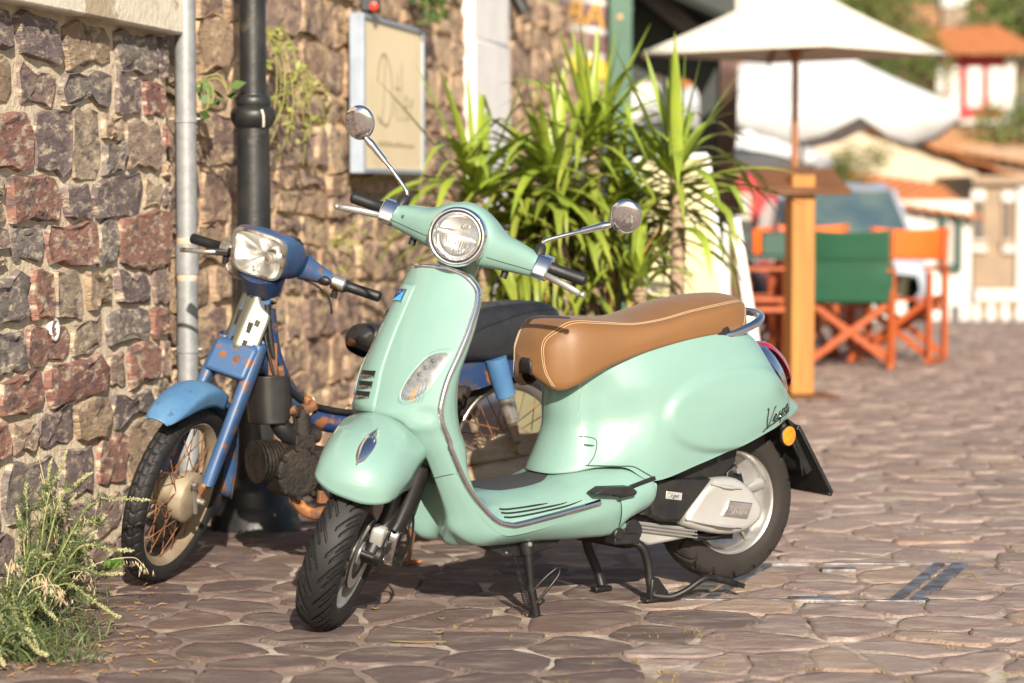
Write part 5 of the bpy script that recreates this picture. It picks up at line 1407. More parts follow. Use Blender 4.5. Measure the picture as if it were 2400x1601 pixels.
    def chair(loc, rz_, label, canvas, drape=False):
        r = E('director_chair', tuple(loc), label, 'chair', 'folding chairs at the cafe table')
        r.rotation_euler = (0, 0, rz_)
        w, d = .27, .22
        for sx in (-1, 1):
            for sy in (-1, 1): O('leg', bar((sx*w, sy*d, .02), (sx*w, sy*d, .63 if sy < 0 else .64), .032, .045), m_ow, r, bev=.004)
            O('foot_rail', bar((sx*w, -d-.04, .02), (sx*w, d+.04, .02), .035, .04), m_ow, r, bev=.004)
            O('arm_rest', bar((sx*w, -d-.06, .655), (sx*w, d+.05, .655), .055, .025), m_ow, r, bev=.004)
            O('side_rail', bar((sx*w, -d, .38), (sx*w, d, .38), .022, .035), m_ow, r, bev=.003)
            O('back_post', bar((sx*w*.98, d, .64), (sx*w*.96, d+.06, .92), .028, .035), m_ow, r, bev=.004)
            O('seat_rail', bar((sx*(w-.02), -d, .445), (sx*(w-.02), d, .445), .03, .03), m_ow, r, bev=.003)
        for sy in (-1, 1):
            for sx in (-1, 1): O('cross_bar', bar((sx*(w-.025), sy*(d-.03)+sx*.012, .06), (-sx*(w-.02), sy*(d-.03)+sx*.012, .43), .045, .018, (0, 1, 0)), m_ow, r, bev=.003)
        O('seat', patch([[V((x, y, .452-.022*(1-(x/w)**2))) for x in (-w+.01, -.13, 0, .13, w-.01)] for y in (-d, -.07, .07, d)], 3, 3), canvas, r, sm=80, solid=.006)
        zl = .44 if drape else .70
        O('backrest', patch([[V((x, d+.012+.06*(z-.64)/.28+(.045*(1-(x/w)**2) if z > .6 else .03+.02*(1-(x/w)**2)), z-(.018*(1-(x/w)**2) if z > .9 else 0))) for x in (-w-.012, -.14, 0, .14, w+.012)] for z in ((.925, .87, .78, .70) if not drape else (.925, .86, .76, .70, .60, .50, .44))], 3, 3), canvas, r, sm=80, solid=.008)
        if drape: O('back_hem', tube([V((x, d+.09-.05*(x/w)**2, .735)) for x in (-.28, -.14, 0, .14, .28)], .006, 6), m_gc, r)
        return r
    chair((2.28, 16.25, 0), radians(170), 'green canvas folding chair with orange crossed legs seen from behind', m_gc, True)
    chair((2.68, 16.75, 0), radians(-24), 'orange canvas folding chair at the right end of the group', m_oc)
    chair((1.98, 17.1, 0), radians(60), 'orange canvas folding chair mostly hidden behind the menu stand post', m_oc)
    chair((1.62, 16.6, 0), radians(95), 'orange framed folding chair with green canvas left of the menu stand', m_gc)
    chair((2.35, 18.2, 0), radians(10), 'orange folding chair at the back behind the green chair', m_oc)
    # table
    m_tb = mat('table_green', (.012, .06, .04), .5)
    tc = V((1.62, 16.9, 0))
    tb = E('cafe_table', tuple(tc), 'dark green cafe table left of the menu stand', 'table')
    O('top', box(-.30, .52, -.3, .3, .71, .735), m_tb, tb, bev=.005)
    for x in (-.25, .46):
        for y in (-.25, .25): O('leg', box(x-.022, x+.022, y-.022, y+.022, 0, .709), m_tb, tb, bev=.003)
    bx = E('napkin_box', tuple(tc+V((.06, 0, .736))), 'black box standing on the dark green table', 'box')
    O('body', box(-.12, 0.0, -.05, .05, 0, .24), blk, bx, bev=.006); O('slot', box(-.09, -.03, -.052, -.0505, .10, .14), m_tb, bx)
    b2_ = E('menu_holder', tuple(tc+V((.22, -.05, .736))), 'dark green box beside the black one on the table', 'box')
    O('body', box(-.10, .10, -.04, .04, 0, .15), m_tb, b2_, bev=.006); O('lid', box(-.105, .105, -.045, .045, .151, .162), m_tb, b2_, bev=.003)
    # ---- umbrellas
    m_cv = mat('cream_canvas', (.70, .665, .57), .85, col2=(.66, .62, .53), scale=2)
    m_wv = mat('white_canvas', (.66, .67, .67), .85, col2=(.61, .62, .63), scale=2)
    def umbrella(base, label, r_, z_e, z_a, nseg, mcan, rot, sag, scal, wood):
        u = E('parasol', tuple(base), label, 'parasol', 'cafe parasols')
        O('pole', tube([V((0, 0, -.3)), V((0, 0, z_a))], .024, 12), wood, u)
        rows = []
        for k in range(7):
            t = k/6; row = []
            for i in range(nseg*4):
                a = rot+2*pi*i/(nseg*4)
                f = (i % 4)/4
                sc = 1-.05*sin(pi*f)*t if True else 1
                rr = r_*t*cos(pi/nseg)/cos(((a-rot) % (2*pi/nseg))-pi/nseg) if nseg <= 8 else r_*t
                z = z_a+(z_e-z_a)*t**.92-sag*sin(pi*t)*.5
                row.append(V((rr*cos(a), rr*sin(a), z)))
            rows.append(row)
        if scal:
            row = []
            for i in range(nseg*4):
                a = rot+2*pi*i/(nseg*4); p = rows[-1][i]
                row.append(V((p.x*1.0, p.y*1.0, p.z-scal*(.35+.65*sin(pi*((i % 4)/4))))))
            rows.append(row)
        v = [p for r in rows for p in r]
        O('canopy', (v, grid_faces(len(rows), nseg*4, True)), mcan, u, sm=35, solid=.006)
        O('crown', lathe([(.03, .0), (.06, -.02), (.07, -.05)], 16, Matrix.Translation((0, 0, z_a+.02))), mcan, u)
        for i in range(nseg):
            a = rot+2*pi*i/nseg
            O('rib', bar((0, 0, z_a-.05), (r_*.97*cos(a), r_*.97*sin(a), z_e-.02), .018, .022), wood, u)
            O('strut', bar((0, 0, z_e+.02), (r_*.5*cos(a), r_*.5*sin(a), (z_e+z_a)/2-.07), .015, .018), wood, u)
        O('hub', lathe([(.03, -.05), (.045, -.03), (.045, .05), (.03, .07)], 14, Matrix.Translation((0, 0, z_e+.02))), wood, u)
        return u
    m_pole = mat('pole_wood', (.33, .12, .035), .5, col2=(.24, .085, .03), scale=5)
    umbrella((at(1863, 300, 17).x, 17.0, 0), 'cream parasol on a wooden pole above the menu stand', 1.10, 2.13, 2.66, 4, m_cv, radians(4), .02, 0, m_pole)
    umbrella((at(1880, 300, 23.5).x, 23.5, 0), 'white scalloped parasol behind the cream one', 1.62, 1.98, 2.72, 8, m_wv, radians(12), .03, .36, mat('white_pole', (.7, .7, .68), .5))
    umbrella((at(1640, 300, 27).x, 27.0, -.2), 'white parasol glimpsed through the tavern opening', 1.5, 1.75, 2.6, 8, m_wv, radians(5), .03, .2, bpy.data.materials['white_pole'])

    # ---- tavern front: green post, dark panels with arched opening, canopy, curtain
    m_gp = mat('post_green', (.035, .11, .065), .5, col2=(.028, .09, .055), scale=6)
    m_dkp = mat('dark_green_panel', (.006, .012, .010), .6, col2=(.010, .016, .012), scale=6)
    YT = 18.6
    tv = E('tavern_front', tuple(V((at(1560, 0, YT).x, YT, 0))), 'dark shaded tavern front with green post and arched opening', 'building')
    iv = Matrix.Translation(-tv.location)
    def X(px, Y=YT): return at(px, 449, Y).x
    def Z(py, Y=YT): return at(1200, py, Y).z
    O('post', TR(box(X(1427, 17.4), X(1480, 17.4), 17.35, 17.5, -.1, 4.0), iv), m_gp, tv, bev=.006)
    O('post_knot', TR(lathe([(.022, 0), (.018, .006), (0, .007)], 12), iv @ RotTo((0, -1, 0), at(1453, 40, 17.345))), mat('brass_knob', (.5, .28, .1), .5), tv)
    xa0, xa1, zc, zr = X(1478), X(1640), Z(235), Z(172)
    arch = [V((xa0+(xa1-xa0)*(.5-.5*cos(pi*k/14)), zc+(zr-zc)*sin(pi*k/14))) for k in range(15)]
    O('panel', TR(prism([(X(1400), 3.6), (X(1722), 3.6), (X(1722), zc), (xa1, zc)]+[(p.x, p.y) for p in reversed(arch)][1:-1]+[(xa0, zc), (X(1400), zc)], YT, YT+.06), iv), m_dkp, tv, sm=0)
    O('panel', TR(box(X(1400), xa0, YT, YT+.06, -.1, zc-.002), iv), m_dkp, tv)
    O('panel', TR(box(xa1, X(1722), YT, YT+.06, -.1, zc-.002), iv), m_dkp, tv)
    O('panel', TR(box(xa0, xa1, YT+.002, YT+.058, -.1, Z(300)), iv), m_dkp, tv)
    O('mullion', TR(box(X(1546), X(1569), YT-.03, YT+.03, Z(300), zr+.02), iv), m_dkp, tv, bev=.004)
    O('curtain', TR(patch([[V((X(1683)+w_*k/9, YT-.08+.035*(-1)**k, z)) for k in range(10)] for z, w_ in ((Z(130), X(1725)-X(1683)), (Z(300), (X(1725)-X(1683))*.95), (Z(400), (X(1718)-X(1683))*1.0), (Z(505), X(1740)-X(1683)))], 4, 3), iv), mat('curtain', (.30, .20, .17), .9, col2=(.24, .16, .14), scale=4), tv, sm=80, solid=.004)
    m_roof = mat('dark_awning', (.008, .010, .008), .85)
    O('awning', TR(([V((X(1400), 17.6, Z(-60))), V((X(1722, 17.6), 17.6, at(0, 52, 17.6).z)), V((X(1722), 18.62, Z(75))), V((X(1400), 18.62, Z(-60)))], [(0, 1, 2, 3)]), iv), m_roof, tv, sm=0, solid=.05)
    m_beam = mat('grey_beam', (.20, .185, .175), .8, col2=(.15, .14, .13), scale=5)
    O('beam', TR(bar(at(1500, -30, 18.3), at(1640, 85, 18.3), .09, .12), iv), m_beam, tv, bev=.006)
    O('back_wall', TR(box(X(1380), X(1480), YT+.3, YT+.35, zc+.3, 3.6), iv), m_dkp, tv)
    O('side_wall', TR(box(X(1385), X(1400), YT+.07, YT+1.2, -.1, 3.6), iv), m_dkp, tv)
    # ---- barrel sign
    bc = at(1352, 112, 17.75)
    bs = E('barrel', tuple(V((bc.x, bc.y, bc.z-.60))), 'old brown wine barrel with yellow letters hung beside the green post', 'barrel')
    m_bar = mat('barrel_wood', (.22, .13, .115), .7, col2=(.16, .095, .085), scale=4, aniso=(8, 8, .5))
    m_hoop = mat('barrel_hoop', (.42, .40, .38), .5, .4)
    m_yel = mat('yellow_paint', (.80, .48, .06), .7)
    tilt = Matrix.Rotation(radians(9), 4, 'Y') @ Matrix.Scale(1.28, 4)
    NS = 20
    for k in range(NS):
        a0, a1 = 2*pi*k/NS+.012, 2*pi*(k+1)/NS-.012
        rows = [[V((r*cos(a), r*sin(a), h)) for a in (a0, (a0+a1)/2, a1)] for h, r in ((.0, .155), (.15, .19), (.32, .21), (.48, .217), (.64, .21), (.81, .19), (.96, .155))]
        O('stave', TR(patch(rows, 1, 1), tilt), m_bar, bs, sm=60, solid=.012)
    for h, r in ((.06, .174), (.26, .2065), (.42, .219), (.56, .219), (.72, .2055), (.90, .174)): O('hoop', TR(lathe([(r, h-.018), (r+.004, h-.016), (r+.004, h+.016), (r, h+.018)], 32), tilt), m_hoop, bs)
    O('end', TR(lathe([(.15, .95), (0, .952)], 24), tilt), m_bar, bs)
    for txt, h, r in (('BAR', .64, .2165),):
        tvf = text_vf(txt, .19, .001)
        O('lettering', TR(([V((r*sin(p.x/r), -(r+.003)*cos(p.x/r), h+p.y)) for p in tvf[0]], tvf[1]), tilt), m_yel, bs, sm=0)
    O('painted_patch', TR(([V((.2195*sin(a), -.2215*cos(a), h)) for h in (.30, .40) for a in (-.5, -.25, 0, .25, .5)], grid_faces(2, 5)), tilt), m_yel, bs)
    O('hanger', tube([V((.1, 0, .95)), V((.1, .1, 1.6))], .015, 8), m_hoop, bs)

    # ---- parked car
    m_car = mat('car_paint', (.36, .41, .47), .25, coat=.8)
    m_gl = mat('car_glass', (.05, .085, .11), .06, col2=(.10, .14, .13), scale=1.4)
    cl = V((3.86, 29.0, -.37))
    ca = E('parked_car', tuple(cl), 'pale blue grey parked car seen from the front behind the chairs', 'car')
    rows = []
    for y, w, zb, zt in ((-2.0, .70, .35, .62), (-1.85, .82, .30, .78), (-1.0, .86, .28, .92), (-.7, .86, .28, .98), (1.4, .86, .28, 1.0), (1.8, .84, .3, .95), (1.95, .75, .4, .8)):
        rows.append([V((-w*.9, y, zb)), V((-w, y, (zb+zt)/2-.05)), V((-w*.97, y, zt-.06)), V((-w*.85, y, zt)), V((0, y, zt+.03)), V((w*.85, y, zt)), V((w*.97, y, zt-.06)), V((w, y, (zb+zt)/2-.05)), V((w*.9, y, zb))])
    O('body', patch(rows, 3, 3), m_car, ca, sm=60)
    cab = []
    for y, w, z in ((-.85, .80, .97), (-.25, .66, 1.55), (.1, .64, 1.63), (1.2, .64, 1.62), (1.75, .72, 1.0)):
        cab.append([V((-.82, min(y, 1.7), .96)), V((-w-.02, y, z-.04)), V((-w*.7, y, z)), V((0, y, z+.02)), V((w*.7, y, z)), V((w+.02, y, z-.04)), V((.82, min(y, 1.7), .96))])
    O('roof', patch(cab[1:4], 3, 3), m_car, ca, sm=60)
    ws = [V((-.74, -.90, 1.0)), V((.74, -.90, 1.0)), V((.61, -.30, 1.54)), V((-.61, -.30, 1.54))]
    O('windshield', patch([[ws[0], (ws[0]+ws[1])/2+V((0, -.06, 0)), ws[1]], [ws[3], (ws[2]+ws[3])/2+V((0, -.04, .02)), ws[2]]], 4, 4), m_gl, ca, sm=60)
    for s in (1, -1):
        O('pillar', bar((s*.79, -.90, .98), (s*.655, -.27, 1.56), .06, .06), m_car, ca, bev=.015)
        O('side_window', ([V((s*.80, -.72, 1.0)), V((s*.80, 1.3, 1.0)), V((s*.67, 1.1, 1.55)), V((s*.67, -.2, 1.55))], [(0, 1, 2, 3)]), m_gl, ca, sm=0)
        O('headlight', ellipsoid((s*.62, -1.86, .66), (.14, .08, .09), 14, 8), M['white_lens'], ca)
        O('mirror', ellipsoid((s*.93, -.62, 1.02), (.10, .06, .07), 12, 8), m_car, ca)
        for y in (-1.25, 1.25): O('wheel', TR(lathe([(.0, .1), (.18, .1), (.2, .11), (.29, .09), (.31, .04), (.31, -.06)], 24), Matrix.Translation((s*.78, y, .31)) @ Matrix.Rotation(s*pi/2, 4, 'Y')), M['rubber'], ca)
    O('grille', box(-.35, .35, -1.99, -1.96, .42, .56), blk, ca)
    for s in (.3, -.3): O('seat_back', box(s-.2, s+.2, .1, .2, .9, 1.3), blk, ca, bev=.05)
build_street()
# ------------------------------------------------------------------ far houses, hill, trees
def build_far():
    rng = random.Random(21)
    m_wh = mat('house_white', (.62, .61, .57), .9, col2=(.55, .54, .50), scale=1.5)
    m_cr = mat('house_cream', (.56, .47, .345), .9, col2=(.51, .425, .31), scale=1.2)
    m_tan = mat('house_stone', (.30, .22, .15), .9, col2=(.25, .185, .13), scale=3, bump=.5, bscale=8, bdist=.03)
    m_red = mat('house_red', (.42, .045, .05), .8)
    m_tile = mat('roof_tile', (.45, .165, .055), .85, col2=(.36, .13, .05), scale=4)
    m_tile2 = mat('roof_tile_old', (.48, .24, .11), .85, col2=(.38, .2, .1), scale=3)
    m_sh = mat('shutter_green', (.03, .09, .06), .7)
    m_pane = mat('far_pane', (.42, .42, .40), .15, coat=.5)
    m_dark = mat('far_dark', (.04, .04, .045), .5)
    def roof(parent, iv, a, b, c, d, m, n=14, k=9):
        """rows of tiles over the quad a,b (eave) c,d (ridge): each course of tiles one strip with ribs"""
        for j in range(k):
            t0, t1 = j/k, (j+1.08)/k
            v = []
            N_ = n*4
            for i in range(N_+1):
                s = i/N_
                lift = .035*abs(sin(pi*s*n))
                for t, up in ((t0, .03), (t1, .0)):
                    p = a.lerp(b, s).lerp(d.lerp(c, s), min(t, 1)); v.append(p+V((0, 0, lift+up)))
            O('tile_course', TR((v, grid_faces(N_+1, 2)), iv), m, parent, sm=60, solid=.03)
    def win(parent, iv, x0, x1, y, z0, z1, mp, mf, th=.05):
        f = O('window', TR(J(box(x0, x0+th, y-.06, y+.02, z0, z1), box(x1-th, x1, y-.06, y+.02, z0, z1), box(x0+th, x1-th, y-.06, y+.02, z1-th, z1), box(x0+th, x1-th, y-.06, y+.02, z0, z0+th)), iv), mf, parent)
        O('pane', TR(box(x0+th, x1-th, y-.02, y+.0, z0+th, z1-th), iv), mp, f)
        O('sill', TR(box(x0-.04, x1+.04, y-.12, y+.02, z0-.06, z0-.002), iv), mf, f)
    def A(px, py, Y): return at(px, py, Y)
    # white house with green shuttered window
    Y = 33.0
    h = E('white_house', (A(2190, 449, Y).x, Y, -2), 'low white house with tall green shutters right of the parked car', 'building')
    iv = Matrix.Translation(-V(h.location))
    xl, xr = A(2040, 0, Y).x, A(2283, 0, Y).x; ze = A(0, 470, Y).z
    O('wall', TR(box(xl, xr, Y, Y+4, -2, ze), iv), m_wh, h)
    zr = A(0, 398, Y+3).z
    roof(h, iv, V((xl-.2, Y-.25, ze-.02)), V((xr+.15, Y-.25, ze-.30)), V((xr+.1, Y+3, zr-.25)), V((xl-.2, Y+3, zr)), m_tile, 10, 7)
    xw = (A(2217, 0, Y).x, A(2252, 0, Y).x); zz = (A(0, 625, Y).z, A(0, 500, Y).z)
    win(h, iv, xw[0], xw[1], Y, zz[0], zz[1], m_pane, m_sh, .03)
    for x in (xw[0]-.03, xw[1]+.0): O('shutter', TR(box(x-.03, x+.02, Y-.20, Y-.01, zz[0], zz[1]), iv), m_sh, h)
    O('door', TR(box(A(2238, 0, Y).x, A(2256, 0, Y).x, Y-.03, Y+.02, A(0, 752, Y).z-.6, A(0, 716, Y).z), iv), m_dark, h)
    # cream gabled house behind
    Y = 39.0
    h = E('cream_house', (A(2130, 449, Y).x, Y, -2), 'tall cream gabled house with an orange tile verge', 'building')
    iv = Matrix.Translation(-V(h.location))
    pts = [(1900, 330), (1990, 285), (2295, 400), (2295, 800), (1900, 800)]
    O('gable_wall', TR(prism([(A(px, 0, Y).x, A(0, py, Y).z) for px, py in pts], Y, Y+5), iv), m_cr, h, sm=0)
    a, b = A(1985, 280, Y-.3), A(2420, 432, Y-.3)
    roof(h, iv, V((b.x, Y-.3, b.z)), V((a.x, Y-.3, a.z)), V((a.x, Y+5, a.z+.1)), V((b.x, Y+5, b.z+.1)), m_tile, 6, 7)
    a2 = A(1880, 345, Y-.3)
    roof(h, iv, V((a2.x, Y-.3, a2.z)), V((a.x, Y-.3, a.z)), V((a.x, Y+5, a.z+.1)), V((a2.x, Y+5, a2.z+.1)), m_tile2, 4, 5)
    # tan stone house right
    Y = 36.0
    h = E('stone_house', (A(2370, 449, Y).x, Y, -2), 'tan stone house with white window lintels at the right edge', 'building')
    iv = Matrix.Translation(-V(h.location))
    O('wall', TR(box(A(2288, 0, Y).x, A(2520, 0, Y).x, Y, Y+4, -2.2, A(0, 432, Y).z), iv), m_tan, h)
    O('eave', TR(box(A(2280, 0, Y).x, A(2530, 0, Y).x, Y-.15, Y+4, A(0, 432, Y).z+.002, A(0, 412, Y).z), iv), m_tan, h)
    for x0, x1 in ((2284, 2312), (2357, 2376)):
        win(h, iv, A(x0, 0, Y).x, A(x1, 0, Y).x, Y-.002, A(0, 565, Y).z, A(0, 472, Y).z, m_dark, m_tan, .03)
    for x0, x1, y0, y1 in ((2280, 2312, 445, 470), (2352, 2382, 448, 473), (2284, 2318, 562, 590), (2354, 2384, 564, 592)):
        O('lintel', TR(box(A(x0, 0, Y).x, A(x1, 0, Y).x, Y-.10, Y-.003, A(0, y1, Y).z, A(0, y0, Y).z), iv), m_wh, h, bev=.01)
    O('corner_render', TR(box(A(2388, 0, Y).x, A(2440, 0, Y).x, Y-.12, Y-.005, -1, A(0, 440, Y).z), iv), m_wh, h)
    # white balustrade in front
    Y = 30.0
    h = E('balustrade', (A(2350, 449, Y).x, Y, -1.2), 'white balustrade in front of the tan stone house', 'fence')
    iv = Matrix.Translation(-V(h.location))
    O('top_rail', TR(box(A(2290, 0, Y).x, A(2500, 0, Y).x, Y-.1, Y+.1, A(0, 704, Y).z, A(0, 678, Y).z), iv), m_wh, h, bev=.01)
    O('bottom_rail', TR(box(A(2290, 0, Y).x, A(2500, 0, Y).x, Y-.1, Y+.1, -1.3, A(0, 756, Y).z), iv), m_wh, h, bev=.01)
    for k in range(6):
        x = A(2296+34*k, 0, Y).x
        O('baluster', TR(lathe([(.045, 0), (.07, .08), (.04, .2), (.05, .28)], 10), iv @ Matrix.Translation((x, Y, A(0, 756, Y).z))), m_wh, h)
    # red and white upper house
    Y = 52.0
    h = E('red_house', (A(2270, 449, Y).x, Y, -1), 'red and white upper house with three white shutters under an orange roof', 'building')
    iv = Matrix.Translation(-V(h.location))
    xl, xr = A(2196, 0, Y).x, A(2378, 0, Y).x
    O('wall', TR(box(xl, xr, Y, Y+5, A(0, 286, Y).z, A(0, 128, Y).z), iv), m_red, h)
    for x0, x1 in ((2220, 2250), (2268, 2302), (2318, 2352)):
        O('shutter', TR(box(A(x0, 0, Y).x, A(x1, 0, Y).x, Y-.08, Y-.005, A(0, 252, Y).z, A(0, 158, Y).z), iv), m_wh, h, bev=.01)
    for x0, x1 in ((2196, 2212), (2356, 2378)): O('corner_post', TR(box(A(x0, 0, Y).x, A(x1, 0, Y).x, Y-.1, Y-.006, A(0, 286, Y).z, A(0, 130, Y).z), iv), m_wh, h)
    O('floor_band', TR(box(xl, xr, Y-.12, Y-.007, A(0, 290, Y).z, A(0, 280, Y).z), iv), m_wh, h)
    O('balcony', TR(box(xr, xr+1.5, Y, Y+3, A(0, 286, Y).z, A(0, 225, Y).z), iv), m_dark, h)
    O('base_wall', TR(box(xl-.3, xr+1.6, Y+.05, Y+5, -2, A(0, 291, Y).z), iv), m_tan, h)
    a, b = A(2100, 133, Y-.6), A(2460, 128, Y-.6)
    roof(h, iv, a, b, A(2330, 62, Y+3), A(2170, 70, Y+3), m_tile, 14, 9)
    # lower terrace roof between
    Y = 45.0
    h = E('terrace_house', (A(2320, 449, Y).x, Y, -1), 'low stone terrace house with a sloping old tile roof below the red house', 'building')
    iv = Matrix.Translation(-V(h.location))
    O('wall', TR(box(A(2150, 0, Y).x, A(2500, 0, Y).x, Y, Y+4, -2, A(0, 345, Y).z), iv), m_tan, h)
    roof(h, iv, A(2080, 330, Y-.3), A(2480, 400, Y-.3), A(2480, 330, Y+4), A(2080, 285, Y+4), m_tile2, 14, 6)
    # pale house at upper left of the hill + house glimpsed under the parasol
    for nm, lb, Y, x0, x1, y0, y1, m in (('hill_house', 'pale house on the hill above the cream parasol', 70, 1650, 1850, -90, 60, m_cr), ('shed', 'red walled shed under the white parasol beside the curtain', 31, 1660, 1825, 345, 520, m_red), ('white_wall_house', 'white walled house glimpsed through the arched opening', 34, 1380, 1720, 170, 500, m_wh),
                                         ('stone_cottage', 'small grey roofed cottage on the hill above the red house', 66, 2090, 2330, 75, 160, m_tan), ('pink_cottage', 'pale cottage between the trees right of the parasol edge', 58, 2120, 2178, 165, 260, m_wh)):
        h = E(nm, (A((x0+x1)/2, 449, Y).x, Y, -2), lb, 'building')
        iv = Matrix.Translation(-V(h.location))
        xl, xr = A(x0, 0, Y).x, A(x1, 0, Y).x; zt = A(0, y0, Y).z
        O('wall', TR(box(xl, xr, Y, Y+4, -3, zt), iv), m, h)
        roof(h, iv, V((xl-.3, Y-.4, zt)), V((xr+.3, Y-.4, zt)), V((xr+.3, Y+3, zt+1.0)), V((xl-.3, Y+3, zt+1.0)), m_tile2 if nm == 'stone_cottage' else m_tile, 8, 6)
        win(h, iv, xl+(xr-xl)*.4, xl+(xr-xl)*.6, Y-.002, zt-1.6, zt-.6, m_pane, m_wh)
    # chimney / lamp on the hill, yellow wooden crate chair behind orange chair
    m_hill = mat('hill_scrub', (.17, .155, .055), .95, col2=(.27, .22, .11), scale=.5, bump=.6, bscale=2, bdist=.2)
    v = []; nx, ny = 26, 14
    for j in range(ny):
        Y = 44+j*12
        for i in range(nx):
            X_ = -30+i*4.4
            z = -2+max(0, (Y-50))*.16+1.2*noise.noise(V((X_*.06, Y*.05, 0)))-max(0, X_-18)*.10
            v.append(V((X_, Y, z)))
    tag(O('hill', (v, grid_faces(ny, nx)), m_hill, None, sm=80), kind='structure', label='scrubby hillside behind the houses')
    m_fol = mat('far_foliage', (.075, .105, .022), .8, col2=(.13, .15, .035), scale=.8)
    m_trk = mat('far_trunk', (.12, .085, .05), .9)
    trees = [(2080, 20, 62, 1.5, 'round green tree at the top above the cream parasol'), (2190, 30, 72, 1.6, 'dark tree left of the chimney at the top right'), (2290, 40, 74, 1.7, 'dark tree right of the chimney at the top right'), (2370, 70, 60, 1.7, 'green tree beside the roof of the red house'), (2395, 350, 47, 1.3, 'green shrub at the right edge below the red house'),
             (2130, 150, 50, 1.0, 'olive tree between the parasols and the red house'), (2075, 165, 46, .9, 'small olive tree just right of the cream parasol pole'), (1985, 405, 34, .55, 'bright green bush above the parked car'), (2030, 40, 80, 1.8, 'pale olive tree far up the hill'), (2240, 90, 90, 2.0, 'tree on the far ridge')]
    for px, py, Y, r, lb in trees:
        c = A(px, py, Y)
        tr = E('tree', (c.x, c.y, c.z-r*1.6), lb, 'tree', 'trees on the hill')
        O('trunk', J(tube([V((0, 0, -1)), V((.05, 0, r*.7)), V((.1, 0, r*1.4))], [r*.14, r*.1, r*.05], 8), tube([V((.05, 0, r*.7)), V((-r*.4, .1, r*1.4))], [r*.07, r*.03], 6), tube([V((.05, 0, r*.8)), V((r*.45, -.1, r*1.6))], [r*.07, r*.03], 6)), m_trk, tr)
        lm = MB()
        cl = [V((rng.gauss(0, .42), rng.gauss(0, .42), rng.gauss(0, .32)))*r for _ in range(14)]
        for c0 in cl:
            for _ in range(110):
                d = V((rng.gauss(0, 1), rng.gauss(0, 1), rng.gauss(0, 1))).normalized()*r*.42*rng.random()**.4
                p = V((0, 0, r*1.6))+c0+d
                n_ = V((rng.gauss(0, 1), rng.gauss(0, 1), rng.gauss(0, 1))).normalized(); s = n_.orthogonal().normalized()*r*.055; t_ = n_.cross(s)
                lm.add(([p-s, p+t_*.6, p+s, p-t_*.6], [(0, 1, 2, 3)]))
        O('crown', (lm.v, lm.f), m_fol, tr, sm=0)
    ch = E('chimney', tuple(A(2236, 90, 64)), 'stone chimney with a white cap on the upper roof', 'chimney')
    O('stack', box(-.35, .35, -.3, .3, -1, .75), m_tan, ch); O('cap', box(-.42, .42, -.36, .36, .752, 1.2), m_wh, ch, bev=.1)
build_far()
